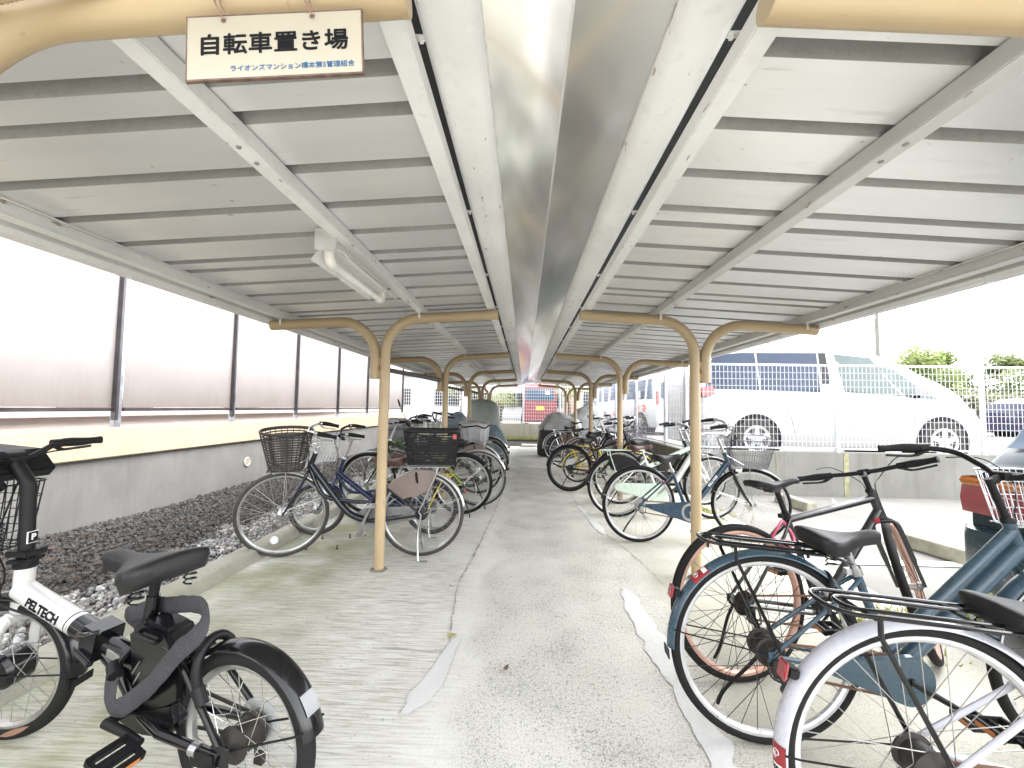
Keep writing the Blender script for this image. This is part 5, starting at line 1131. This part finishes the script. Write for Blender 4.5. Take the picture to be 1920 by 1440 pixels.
T_GREEN = mat("grey_green_tarp", (.27, .30, .28), .6, var=.1, vs=4, bump=.3, bs=14); T_GREY = mat("grey_mesh_cover", (.17, .17, .175), .7, var=.15, vs=20, bump=.4, bs=160); T_BLACK = mat("black_tarp", (.018, .018, .02), .5, bump=.3, bs=18)
cover("basket_cover", "silver grey cloth cover with black rim over a rear basket in the left row", "basket cover", (-.80, 6.14, 0), 2, [(.72, 0, 0, .15, .13), (.78, 0, 0, .19, .17), (.9, -.01, 0, .21, .19), (.99, -.02, 0, .215, .20), (1.01, -.02, 0, .20, .185), (1.03, -.02, 0, .03, .03)], mat("silver_basket_cloth", (.33, .33, .34), .45, var=.12, vs=8, bump=.4, bs=30), .16, 10, 3, hem=(20, .011, M_BLACKM))
cover("basket_cover", "dark grey mesh cover over a front basket behind the first left post", "basket cover", (-1.88, 6.05, 0), 0, [(.74, 0, 0, .14, .16), (.84, 0, 0, .19, .21), (.955, 0, 0, .22, .235), (.98, -.0, 0, .20, .21), (1.05, -.03, 0, .10, .10)], T_GREY, .06, 8, 5, hem=(14, .007, M_BLACKM))
cover("basket_bag", "slate blue bag cover on a front basket beside the third left post", "basket cover", (-1.42, 8.0, 0), 0, [(.80, 0, 0, .18, .17), (.92, 0, 0, .22, .2), (1.02, .03, 0, .19, .19), (1.10, .06, 0, .10, .12), (1.13, .07, 0, .03, .05)], T_SLATE, .08, 7, 9)
cover("bicycle_cover", "slate blue tarp hanging over a small bicycle in the left row", "tarp", (-1.12, 8.75, 0), 2, [(.22, .1, 0, .62, .26), (.5, .06, 0, .60, .24), (.72, .04, 0, .54, .2), (.84, .02, 0, .44, .13), (.90, -.05, 0, .2, .05)], T_SLATE, .13, 10, 12)
cover("bicycle_cover", "tall grey green cover over a bicycle with child seat near the far left posts", "tarp", (-1.12, 10.35, 0), 0, [(.12, 0, 0, .52, .36), (.7, 0, 0, .44, .33), (1.15, .02, 0, .38, .30), (1.34, .0, 0, .33, .26), (1.40, -.02, 0, .2, .18), (1.42, -.02, 0, .05, .05)], T_GREEN, .07, 8, 15)
cover("scooter_cover", "black cover skirt with silver top over a scooter at the end of the right row", "tarp", (.82, 11.1, 0), 3, [(.03, 0, 0, .56, .26), (.3, 0, 0, .58, .28), (.62, 0, 0, .55, .27), (.80, 0, 0, .50, .24), (.86, .0, 0, .44, .2)], T_BLACK, .06, 9, 18)
cover("scooter_cover", "crumpled silver cover draped over the top of the scooter at the far right", "tarp", (.84, 11.1, 0), 3, [(.68, -.02, 0, .54, .30), (.78, 0, 0, .55, .30), (.92, .02, 0, .46, .26), (1.02, -.06, 0, .32, .18), (1.10, -.10, 0, .16, .1), (1.12, -.10, 0, .04, .03)], T_SILV, .15, 8, 21)
cover("motorcycle_cover", "large light grey tarp over a motorcycle beyond the last right posts", "tarp", (1.45, 12.1, 0), 8, [(.08, 0, 0, .75, .36), (.6, .04, 0, .72, .36), (.9, .12, 0, .60, .33), (1.15, .26, 0, .40, .26), (1.36, .38, 0, .2, .14), (1.42, .40, 0, .05, .04)], mat("light_grey_tarp", (.36, .37, .37), .5, var=.12, vs=5, bump=.3, bs=16), .12, 8, 25)
lv = MB(); r9 = random.Random(5)
for i in range(34):
    a = r9.random() * 6.28; c = Vector((-1.72 + r9.gauss(0, .05), 5.36 + r9.gauss(0, .06), .68 + r9.random() * .10)); d = Vector((math.cos(a), math.sin(a), .7)).normalized(); s = d.cross(Vector((0, 0, 1))).normalized(); L = .06 + .05 * r9.random()
    lv.add([c, c + d * L * .5 + s * .02, c + d * L + Vector((0, 0, -.02)), c + d * L * .5 - s * .02], [(0, 1, 2), (0, 2, 3)])
tag(lv.build("leafy_greens", m_leaf("fresh_leaf", (.10, .22, .02), (.28, .40, .06)), None, 0), "bunch of bright green leaves in a front basket behind the first left post", "plant")
def single_leaf(label, loc, s, rz, m):
    mb = MB(); leaf_mesh(mb, (0, 0, .006), s, rz, .25); o = mb.build("fallen_leaf", m, None, 0); o.location = loc; tag(o, label, "leaf")
single_leaf("yellow green leaf lying on the concrete beside the left mortar patch", (-.47, 2.33, .004), .028, .3, mat("yellow_leaf", (.30, .28, .07), .7))
single_leaf("curled brown dry leaf lying in the middle of the concrete path", (-.17, 2.06, .004), .024, 1.2, mat("brown_leaf", (.10, .05, .03), .8))
single_leaf("small dark green leaf lying near the foot of the first left post", (-.58, 2.95, .004), .024, 2.4, mat("dark_leaf", (.07, .09, .04), .7))
single_leaf("brown dry leaf stuck against the front tyre of the folding bicycle", (-1.86, 1.50, .06), .035, .8, mat("tan_leaf", (.24, .13, .08), .8))
for x, y in ((-1.93, 3.92), (-1.70, 3.98), (-1.93, 3.63), (-1.68, 3.66)):
    o = MB().tube([(0, 0, -.01), (0, 0, .035)], .005, 8).lathe([(.012, 0), (.012, .004), (.0, .006)], (0, 0, 0), 'z', 10).build("ground_peg", M_DARKG, None); o.location = (x, y, 0)
    tag(o, "rusty steel peg sticking out of the concrete under the navy bicycle", "peg", "steel pegs in the concrete floor")
o = MB().tube(fillet([(-.18, 13.62, .05), (.22, 13.6, .05), (.30, 13.62, .05), (.32, 13.75, .05)], .05), .048, 12).build("white_pipe", mat("white_pvc", (.75, .75, .74), .4), None)
tag(o, "short white bent pipe lying on the ground before the far kerb", "pipe")
for (x, y, r), lab in zip(((3.42, 5.72, 92), (3.50, 3.95, 100), (3.45, 3.05, 90)), ("concrete wheel stop nearest the pale wall in the car park", "concrete wheel stop behind the front wheel of the rose gold rimmed bicycle", "concrete wheel stop beside the bumper of the dark teal car")):
    m_ = MB(); m_.prism([(-.075, 0), (-.06, .115), (.06, .115), (.075, 0)], lambda a, b, q: (q, a, b), -.32, .32)
    o = m_.build("wheel_stop", mat("stop_concrete", (.36, .34, .26), .95, var=.2, vs=12, bump=.4, bs=60), None, 0, .008); o.location = (x, y, 0); o.rotation_euler = (0, 0, rad(r)); tag(o, lab, "wheel stop", "wheel stops in the car park")

# ------------------------------------------------------------------ vehicles
def lerpk(keys, x):
    if x <= keys[0][0]: return keys[0][1]
    for (a, va), (b, vb) in zip(keys[:-1], keys[1:]):
        if x <= b: f = (x - a) / (b - a); f = f * f * (3 - 2 * f) * .5 + f * .5; return va + (vb - va) * f
    return keys[-1][1]
def car(name, label, cat, loc, head, m, L, W, roof, belt, width, roofw, z0, wheels, wr, wins, screen=None, rear=None, rimm=None, lower=None):
    t = thing(name, label, cat, loc, rad(head)); hw = W / 2
    def sec(x):
        w_ = hw * lerpk(width, x); zr = lerpk(roof, x); zb = min(lerpk(belt, x), zr - .07); wr_ = min(hw * lerpk(roofw, x), w_ * .97); P = [(w_ * .93, z0), (w_ * .985, z0 + .12), (w_, z0 + (zb - z0) * .45), (w_ * .995, z0 + (zb - z0) * .75), (w_ * .975, zb - .03), (w_ * .95, zb)]
        for f in (.2, .4, .6, .8): P.append((w_ * .95 + (wr_ - w_ * .95) * f, zb + (zr - .05 - zb) * f))
        P += [(wr_, zr - .05), (wr_ - .05, zr - .015), (wr_ * .55, zr), (0, zr + .008)]
        return P
    xs = sorted(set([L * (1 - math.cos(math.pi * i / 44)) / 2 for i in range(45)]))
    mb = MB(); rows = []
    for x in xs:
        P = sec(x); rows.append([(x, y, z) for y, z in P] + [(x, -y, z) for y, z in P[-2::-1]])
    mb.grid(rows); n = len(rows[0]); mb.F += [tuple(range(n)), tuple((len(xs) - 1) * n + j for j in range(n))[::-1]]
    mb.F += [(i * n, (i + 1) * n, (i + 1) * n + n - 1, i * n + n - 1) for i in range(len(xs) - 1)]
    body = mb.build("body", m, t, 38)
    def gp(x, f, off, s):
        w_ = hw * lerpk(width, x); zr = lerpk(roof, x); zb = min(lerpk(belt, x), zr - .07); wr_ = min(hw * lerpk(roofw, x), w_ * .97)
        return (x, s * (w_ * .95 + (wr_ - w_ * .95) * f + off), zb + (zr - .05 - zb) * f)
    def patch(x0b, x0t, x1b, x1t, f0, f1, mm, nm, off=.005, ss=(1, -1)):
        for s in ss:
            g = []
            for i in range(15):
                u = i / 14; row = []
                for j in range(7):
                    f = f0 + (f1 - f0) * j / 6; ff = j / 6; xa = x0b + (x0t - x0b) * ff; xb = x1b + (x1t - x1b) * ff; row.append(gp(xa + (xb - xa) * u, f, off, s))
                g.append(row)
            mb = MB(); mb.grid(g); o = mb.build(nm, mm, t, 50)
    for w_ in wins: patch(*w_[:6], w_[6] if len(w_) > 6 else M_GLASS, "side_window")
    if screen:
        x0, x1, k = screen; mb = MB(); g = []
        for i in range(12):
            x = x0 + (x1 - x0) * i / 11; zr = lerpk(roof, x); wr_ = min(hw * lerpk(roofw, x), hw * lerpk(width, x) * .97); g.append([(x + .004, wr_ * k * u, zr + .014 - .014 * u * u) for u in [-1 + .25 * q for q in range(9)]])
        mb.grid(g); mb.build("windscreen", M_GLASS, t, 50)
    for nm, mm, c, d in (rear or []): MB().box(c, d).build(nm, mm, t, 0, min(d) * .25)
    for x in wheels:
        for s in (1, -1):
            ww = hw * lerpk(width, x)
            a = MB(); a.lathe([(0, ww * .6), (wr + .065, ww * .6), (wr + .065, ww + .006), (0, ww + .006)], (0, 0, 0), 'y', 40); o = a.build("wheel_arch", M_BLACKM, t); o.matrix_basis = Matrix.Translation((x, 0, wr)) @ Matrix.Scale(s, 4, (0, 1, 0))
            wl = MB(); h = .1
            wl.lathe([(wr * .60, .0), (wr * .93, -.004), (wr, .018), (wr, .16), (wr * .6, .16)], (0, 0, 0), 'y', 40); wo = wl.build("wheel", M_RUBG if rimm else M_RUB, t); wo.matrix_basis = Matrix.Translation((x, s * (ww + .02), wr)) @ Matrix.Rotation(math.pi if s > 0 else 0, 4, 'Z')
            rm = MB(); rm.lathe([(wr * .52, .0), (wr * .64, -.008), (wr * .66, .01), (wr * .56, .04), (wr * .52, .04)], (0, 0, 0), 'y', 40, True)
            for q in range(5): an = q * 2 * math.pi / 5 + .3; rm.tube([(0, .004, 0), (wr * .56 * math.cos(an), .002, wr * .56 * math.sin(an))], [wr * .15, wr * .12], 8, flat=.3) if False else rm.prism([(.02, -wr * .13), (wr * .56, -wr * .10), (wr * .56, wr * .10), (.02, wr * .13)], lambda a_, b_, y_, an=an: (a_ * math.cos(an) - b_ * math.sin(an), y_, a_ * math.sin(an) + b_ * math.cos(an)), -.004, .016)
            rm.lathe([(0, -.008), (wr * .16, -.006), (wr * .18, .02)], (0, 0, 0), 'y', 20); ro = rm.build("rim", rimm or M_ALU, wo, 30)
            MB().lathe([(0, .05), (wr * .62, .05), (wr * .62, .052), (0, .052)], (0, 0, 0), 'y', 30).build("brake_shadow_plate", M_BLACKM, wo)
    def line(pts, s=1, r=.004, mm=None, nm="panel_gap"):
        mb = MB(); P = []
        for x, z in pts:
            Q = sec(x); y = Q[0][0]
            for (ya, za), (yb, zb) in zip(Q[:-1], Q[1:]):
                if za <= z <= zb: y = ya + (yb - ya) * (z - za) / max(1e-6, zb - za); break
            P.append((x, s * (y + .001), z))
        mb.tube(spline(P, 5), r, 5); return mb.build(nm, mm or M_DARKG, t, 0)
    return t, patch, line, gp, sec
G_BLUE = mat("blue_sky_reflection_glass", (.035, .07, .12), .08, spec=.5)
G_NAVY = mat("navy_sky_reflection_glass", (.010, .024, .055), .07, spec=.5); G_PALE = mat("pale_green_glass", (.07, .10, .095), .07, spec=.5)
t, patch, line, gp, sec = car("minivan", "large white minivan with silver alloy wheels behind the white mesh fence", "car", (2.80, 8.12, .43), 0, M_WHITEP, 4.88, 1.84,
    [(0, 1.45), (.1, 1.68), (.3, 1.82), (.8, 1.88), (2.2, 1.89), (3.0, 1.83), (3.45, 1.66), (3.95, 1.38), (4.15, 1.27), (4.5, 1.16), (4.75, 1.0), (4.88, .72)], [(0, 1.17), (.5, 1.16), (2.2, 1.13), (3.0, 1.08), (4.1, 1.02), (4.88, .7)], [(0, .84), (.15, .94), (.5, 1), (4.0, 1), (4.5, .93), (4.75, .78), (4.88, .55)], [(0, .72), (.5, .78), (2.5, .80), (3.3, .76), (4.1, .86), (4.88, .5)], .22, (.93, 3.93), .345,
    [(.14, .32, 1.02, 1.02, .0, .95, G_NAVY), (1.05, 1.05, 2.02, 2.05, .0, .95, G_NAVY), (2.42, 2.34, 3.36, 2.95, .03, .93, G_PALE), (3.42, 3.02, 3.95, 3.35, .02, .80, G_PALE)], (3.2, 4.05, .88), None, M_RIMW)
for s in (-1, 1):
    patch(2.06, 2.08, 2.2, 2.2, 0.2, .95, M_BLACKP, "window_pillar", .004, (s,))
    line([(1.32, 1.1), (1.36, .95), (1.5, .7), (1.56, .45), (1.58, .27)], s, .0035); line([(2.28, 1.08), (2.28, .7), (2.28, .3)], s, .0035); line([(3.42, 1.05), (3.46, .8), (3.5, .62)], s, .003); line([(1.05, 1.12), (2.1, 1.09)], s, .004)
    line([(.3, .70), (1.6, .60), (3.3, .62), (4.3, .70)], s, .004, M_ALU, "body_crease")
    for x in (2.12, 2.44): MB().tube([(x - .09, s * .928, .93), (x, s * .95, .935), (x + .09, s * .928, .93)], .013, 8, flat=.7).build("door_handle", M_WHITEP, t)
    mi = MB(); mi.lathe([(0, -.05), (.07, -.045), (.09, 0), (.085, .07), (.05, .09), (0, .095)], (0, 0, 0), 'x', 20); mo = mi.build("door_mirror", M_WHITEP, t); mo.matrix_basis = Matrix.Translation((3.52, s * 1.04, 1.16)) @ Matrix.Diagonal((1, 1.25, .85, 1)); MB().box((3.5, s * .96, 1.07), (.05, .12, .05)).build("mirror_arm", M_BLACKM, t, 0, .01)
    MB().box((.15, s * .865, 1.12), (.28, .08, .16), m=Matrix.Rotation(rad(-8), 3, 'Y') @ Matrix.Rotation(rad(-s * 14), 3, 'Z')).build("tail_light", M_RED, t, 0, .02)
    MB().box((.03, s * .76, .98), (.10, .1, .3)).build("tail_light", M_RED, t, 0, .02); MB().box((4.52, s * .72, .84), (.3, .12, .09), m=Matrix.Rotation(rad(-s * 28), 3, 'Z')).build("headlight", M_CLEAR, t, 0, .02)
M_VANW = mat("van_white_paint", (.5, .505, .51), .3, coat=.4, var=.04); M_LOGO = mat("orange_red_logo", (.80, .10, .03), .4)
t, patch, line, gp, sec = car("delivery_van", "white delivery van with blue windows and a red orange emblem behind the fence", "van", (4.77, 13.75, .43), 107, M_VANW, 4.6, 1.70,
    [(0, 1.7), (.06, 1.88), (.3, 1.96), (3.6, 1.97), (4.0, 1.8), (4.4, 1.3), (4.55, 1.1), (4.6, .8)], [(0, 1.08), (4.0, 1.04), (4.6, .8)], [(0, .93), (.2, 1), (4.2, 1), (4.6, .84)], [(0, .8), (.3, .86), (3.9, .84), (4.6, .8)], .25, (.80, 3.37), .33,
    [(.16, .26, .50, .50, .08, .86, G_BLUE), (.62, .62, 1.75, 1.75, .1, .86, G_BLUE), (1.9, 1.9, 2.95, 2.95, .1, .86, G_BLUE), (3.1, 3.1, 4.15, 3.85, .05, .88, G_BLUE)], (4.0, 4.42, .85), None, mat("steel_wheel", (.5, .5, .5), .4, .5))
sq = MB()
for a, b, c, d in ((.52, .70, .78, .95), (.56, .74, .70, .80)): pass
em = MB(); em.tube([(0 + .10 * math.cos(q), 0, .11 * math.sin(q)) for q in [rad(40 + 280 * i / 16) for i in range(17)]], .028, 8, flat=.2); em.box((.03, 0, -.03), (.11, .006, .04)); em.build("emblem", M_LOGO, t).matrix_basis = Matrix.Translation((.60, .855, .86))
MB().box((.95, .856, .82), (.14, .006, .30)).build("emblem_panel", M_LOGO, t, 0)
MB().box((.86, .80, 1.30), (.22, .012, .26)).build("grey_sticker", mat("grey_film", (.4, .4, .4), .5), t, 0).matrix_basis = Matrix.Translation((0, .07, 0))
line([(.55, 1.05), (2.9, 1.03)], 1, .004); line([(1.82, 1.9), (1.82, .3)], 1, .004); line([(3.02, 1.7), (3.02, .3)], 1, .004); line([(.3, .62), (4.2, .6)], 1, .006)
for s in (-1, 1): MB().box((-.01, s * .74, 1.18), (.05, .1, .42)).build("tail_light", M_RED, t, 0, .01)
MB().box((-.012, 0, 1.42), (.01, 1.2, .5)).build("rear_window", G_BLUE, t, 0, .003); MB().box((-.03, 0, .42), (.1, 1.6, .2)).build("rear_bumper", M_VANW, t, 0, .03); MB().box((2.46, .845, .62), (.22, .012, .14)).build("orange_panel", M_LOGO, t, 0)
M_REDC = paint("red_van_paint", (.22, .04, .048))
t, patch, line, gp, sec = car("red_van", "small red van with a yellow number plate seen through the far end fence", "van", (.52, 17.7, .43), 90, M_REDC, 3.35, 1.48, [(0, 1.78), (.12, 1.84), (2.2, 1.86), (2.8, 1.5), (3.2, 1.0), (3.35, .75)], [(0, 1.02), (2.6, 1.0), (3.35, .7)], [(0, .97), (.2, 1), (3.0, 1), (3.35, .85)], [(0, .86), (2.0, .88), (3.35, .8)], .2, (.55, 2.75), .27,
    [(.15, .2, 1.2, 1.2, .08, .9), (1.3, 1.3, 2.4, 2.1, .08, .9)], (2.25, 3.0, .85), [("rear_window", G_BLUE, (-.008, 0, 1.36), (.012, 1.16, .48)), ("number_plate", P_YEL, (-.012, -.02, .80), (.012, .33, .17)), ("rear_bumper", M_REDC, (-.04, 0, .36), (.12, 1.42, .2)), ("tail_light", M_RED, (-.012, .64, .92), (.03, .1, .36)), ("tail_light", M_RED, (-.012, -.64, .92), (.03, .1, .36)), ("window_sticker", M_TEXTW, (-.017, -.33, 1.44), (.004, .18, .14))])
t, patch, line, gp, sec = car("sedan", "dark navy estate car parked far right beyond the mesh fence", "car", (17.6, 16.4, .43), 0, paint("dark_navy_car_paint", (.02, .02, .06)), 4.4, 1.7, [(0, .9), (.15, 1.25), (.6, 1.42), (2.2, 1.45), (3.0, 1.05), (4.1, .92), (4.4, .65)], [(0, .88), (3.0, .86), (4.4, .6)], [(0, .85), (.3, 1), (4.0, .97), (4.4, .75)], [(0, .7), (.6, .74), (2.2, .74), (3.0, .85), (4.4, .6)], .2, (.85, 3.45), .31, [(.5, .75, 1.35, 1.35, .08, .88), (1.42, 1.42, 2.75, 2.25, .08, .88)], (2.3, 2.95, .85), None, M_RIMW)
M_TEAL = paint("dark_teal_car_paint", (.008, .026, .034), coat=.25)
t, patch, line, gp, sec = car("hatchback", "dark teal car backed in at the right edge behind the handlebars", "car", (2.66, 2.0, 0), 0, M_TEAL, 3.7, 1.66, [(0, .93), (.06, 1.02), (.30, 1.30), (.6, 1.44), (2.0, 1.46), (2.7, 1.05), (3.4, .92), (3.7, .65)], [(0, .9), (.4, .92), (2.6, .9), (3.7, .6)], [(0, .90), (.12, .97), (.3, 1), (3.2, .97), (3.7, .75)], [(0, .80), (.4, .74), (2.0, .74), (3.7, .6)], .22, (.62, 2.95), .28,
    [(.45, .62, 1.2, 1.2, .08, .88), (1.28, 1.28, 2.45, 2.05, .08, .88)], (2.1, 2.7, .85), None, M_RIMW)
g = []
for i in range(9):
    x = .075 + .25 * i / 8; zr = lerpk([(0, .93), (.06, 1.02), (.30, 1.30), (.6, 1.44)], x); g.append([(x - .006, .60 * u, zr + .012 - .012 * u * u) for u in [-1 + .25 * q for q in range(9)]])
mb = MB(); mb.grid(g); mb.build("rear_window", G_BLUE, t, 50)
bp = [(.16, .83), (.02, .82), (-.10, .70), (-.15, .45), (-.16, 0), (-.15, -.45), (-.10, -.70), (.02, -.82), (.16, -.83)]
mb = MB(); rows = []
for z, k in ((.20, .80), (.25, .93), (.36, 1.0), (.50, 1.0), (.545, .94), (.55, .85)): rows.append([((.16 + (x - .16) * k), y * (.985 if k < .95 else 1), z) for x, y in fillet([(a, b, 0) for a, b in bp], .06, 4) for x, y in ((x, y),)] if False else [((.16 + (p.x - .16) * k), p.y, z) for p in fillet([(a, b, 0) for a, b in bp], .08, 4)])
mb.grid(rows); mb.F += [tuple(range(len(rows[0])))[::-1], tuple((len(rows) - 1) * len(rows[0]) + j for j in range(len(rows[0])))]; mb.build("rear_bumper", M_TEAL, t, 35)
for s in (-1, 1):
    for nm, mm, za, zb in (("indicator", M_AMBER, .795, .842), ("tail_light", M_RED, .632, .792)):
        rows = []
        for k in range(9):
            u = k / 8; yy = (.80 - .42 * u) * s if u > .35 else (.80 + .0 * u) * s
            x = .16 - .20 * min(1, u / .35); x = max(-.035, x); yy = s * (.812 - .03 * min(1, u / .35) - max(0, u - .35) * .55)
            rows.append([(x, yy, za), (x - .01, yy + s * .004, (za + zb) / 2), (x, yy, zb)])
        rows2 = [[(x + .05, y - s * .03, z) for x, y, z in r] for r in rows]
        mb = MB(); mb.grid(rows); mb.grid(rows2); mb.build(nm, mm, t, 60)

# ------------------------------------------------------------------ background
def tree(label, loc, h, cw, ch, n, c0, c1, seed, leaf=.11, group="trees and bushes beyond the car park", name="tree"):
    r = random.Random(seed); t = thing(name, label, "tree", loc, 0, 0, group); tb = MB(); top = h - ch * .45
    def limb(a, b, r0, r1): m_ = (a + b) / 2 + Vector((r.gauss(0, .05), r.gauss(0, .05), 0)) * (b - a).length; tb.tube(spline([a, m_, b], 4), [r0 + (r1 - r0) * i / 8 for i in range(9)], 7)
    limb(Vector((0, 0, -.1)), Vector((r.gauss(0, .1), r.gauss(0, .1), top)), .05 + h * .018, .05)
    cl = []
    for i in range(13):
        a = r.random() * 6.28; q = r.random() ** .5; c = Vector((cw / 2 * q * math.cos(a), cw / 2 * q * math.sin(a), h - ch / 2 + ch * .42 * (r.random() * 2 - 1) * (1 - .5 * q))); limb(Vector((0, 0, top * (.5 + .4 * r.random()))), c, .035, .012); cl.append((c, (.32 + .3 * r.random()) * min(cw, ch) * .5))
    tb.build("trunk", mat("bark", (.13, .10, .075), .9, var=.3, vs=12, bump=.5, bs=30), t, 60)
    N = n; rg = np.random.default_rng(seed); V = []; F = []
    for c, rr in cl:
        for k in range(N // len(cl)):
            d = Vector(rg.normal(size=3)).normalized() * rr * rg.random() ** .4; p = c + Vector((d.x, d.y, d.z * .75)); a = Vector(rg.normal(size=3)).normalized(); b = a.orthogonal().normalized(); s = leaf * (.6 + .8 * rg.random()); i0 = len(V)
            V += [tuple(p - a * s * .5), tuple(p + b * s * .25), tuple(p + a * s * .5), tuple(p - b * s * .25)]; F.append((i0, i0 + 1, i0 + 2, i0 + 3))
    mb = MB(); mb.V = V; mb.F = F; me = bpy.data.meshes.new("crown"); me.from_pydata(V, [], F); me.update(); me.materials.append(m_leaf("foliage", c0, c1)); link("crown", me, t)
    return t
tree("broad yellow green tree behind the minivan's bonnet", (19.5, 22.5, .43), 4.4, 4.6, 3.4, 11000, (.14, .20, .05), (.34, .40, .12), 3, .2)
tree("broad green tree to the right of the minivan beside the hedge", (24.0, 23.0, .43), 4.5, 5.6, 3.2, 11000, (.13, .18, .06), (.32, .36, .14), 4, .2)
tree("small yellow green tree beyond the far end fence near the last right post", (1.9, 19.5, .43), 2.7, 1.6, 1.7, 1300, (.16, .19, .03), (.36, .36, .09), 5, .09)
tree("small shrub like tree beyond the far end fence left of the red van", (-1.1, 18.5, .43), 1.7, 1.4, 1.2, 1000, (.16, .20, .05), (.34, .38, .12), 6, .08)
tree("slim green tree beyond the left end of the far fence", (-3.2, 20.0, .43), 3.0, 1.8, 2.0, 1200, (.12, .17, .05), (.30, .34, .12), 8, .1)
hd = thing("hedge", "long clipped green hedge behind the cars beyond the mesh fence", "hedge"); V = []; F = []; rg = np.random.default_rng(9)
for i in range(7000):
    p = Vector((14.5 + 16 * rg.random(), 20.6 + 1.1 * rg.random(), .45 + 1.9 * rg.random() ** .7)); a = Vector(rg.normal(size=3)).normalized(); b = a.orthogonal().normalized(); s = .2 * (.6 + .8 * rg.random()); i0 = len(V)
    V += [tuple(p - a * s * .5), tuple(p + b * s * .25), tuple(p + a * s * .5), tuple(p - b * s * .25)]; F.append((i0, i0 + 1, i0 + 2, i0 + 3))
me = bpy.data.meshes.new("foliage_mass"); me.from_pydata(V, [], F); me.update(); me.materials.append(m_leaf("hedge_leaf", (.12, .13, .06), (.30, .30, .16))); link("foliage_mass", me, hd)
MB().box((22.5, 21.2, 1.2), (15.6, .5, 1.5)).build("inner_branches", mat("hedge_core", (.10, .10, .06), .9, var=.4, vs=6), hd, 0)
up_ = thing("utility_pole", "tall grey concrete utility pole above the minivan", "pole", (24.2, 30, .43)); MB().tube([(0, 0, 0), (0, 0, 9.0)], [.17, .11], 14).build("pole_shaft", M_WALLR, up_)
for z in (8.2, 7.4): MB().box((0, 0, z), (1.6, .09, .09)).build("crossarm", M_STEELG, up_, 0)
def house(label, loc, rz, w_, d_, h_, cw, cr, nwin, seed, cat="house"):
    t = thing("house", label, cat, loc, rad(rz), 0, "pale houses far beyond the shed"); mw = mat("house_wall_%d" % seed, cw, .9, var=.06, vs=2, bump=.2, bs=40)
    MB().box((0, 0, h_ / 2), (w_, d_, h_)).build("wall", mw, t, 0, .02)
    rf = MB(); rf.prism([(-w_ / 2 - .35, h_ - .02), (w_ / 2 + .35, h_ - .02), (0, h_ + w_ * .22)], lambda a, b, y: (a, y, b), -d_ / 2 - .3, d_ / 2 + .3); rf.build("roof", mat("house_roof_%d" % seed, cr, .7, var=.15, vs=4), t, 0)
    r = random.Random(seed)
    for fl in range(int(h_ / 2.6)):
        for i in range(nwin):
            x = -w_ / 2 + w_ * (i + .5) / nwin; z = 1.4 + 2.6 * fl
            wf = MB(); ww, hh = .8, .55
            for c, d in (((0, 0, hh), (2 * ww + .1, .08, .06)), ((0, 0, -hh), (2 * ww + .1, .08, .06)), ((ww, 0, 0), (.06, .08, 2 * hh)), ((-ww, 0, 0), (.06, .08, 2 * hh)), ((0, 0, 0), (.05, .07, 2 * hh))): wf.box((x + c[0], -d_ / 2 - .03, z + c[2]), d)
            o = wf.build("window", M_ALU, t, 0); MB().box((x, -d_ / 2 - .012, z), (2 * ww, .02, 2 * hh)).build("pane", M_GLASS, o, 0)
            if fl: MB().box((x, -d_ / 2 - .5, z - .85), (2.3, 1.0, .5)).build("balcony", mw, t, 0, .02)
house("pale two storey house far beyond the left end of the shed", (-8.5, 30, .43), 8, 9, 7, 5.4, (.55, .56, .58), (.28, .28, .3), 3, 31)
house("white house beyond the far fence behind the red van", (-.5, 36, .43), -4, 8, 7, 5.4, (.60, .60, .60), (.30, .28, .27), 3, 32)
house("pale orange rendered house beyond the last right posts", (6.5, 31, .43), 3, 7, 7, 5.2, (.60, .42, .30), (.32, .24, .2), 3, 33)
tw_ = thing("terrace_wall", "low pale pink terrace wall of the neighbouring building behind the frosted panels", "wall"); MB().box((-6.6, 5, .62), (.2, 30, 1.24)).build("wall_face", mat("pink_render", (.60, .52, .49), .9, var=.06, vs=2), tw_, 0)
for y, l in ((6.4, 1.5), (9.5, 1.2), (12.6, 1.5)): MB().box((-6.49, y, 1.2), (.04, l, .14)).build("brown_ledge", mat("brown_ledge_paint", (.26, .16, .14), .8), tw_, 0)
MB().box((-6.45, 5, 1.02), (.1, 30, .03)).build("wall_ledge", mat("pink_render_ledge", (.5, .42, .4), .9), tw_, 0)
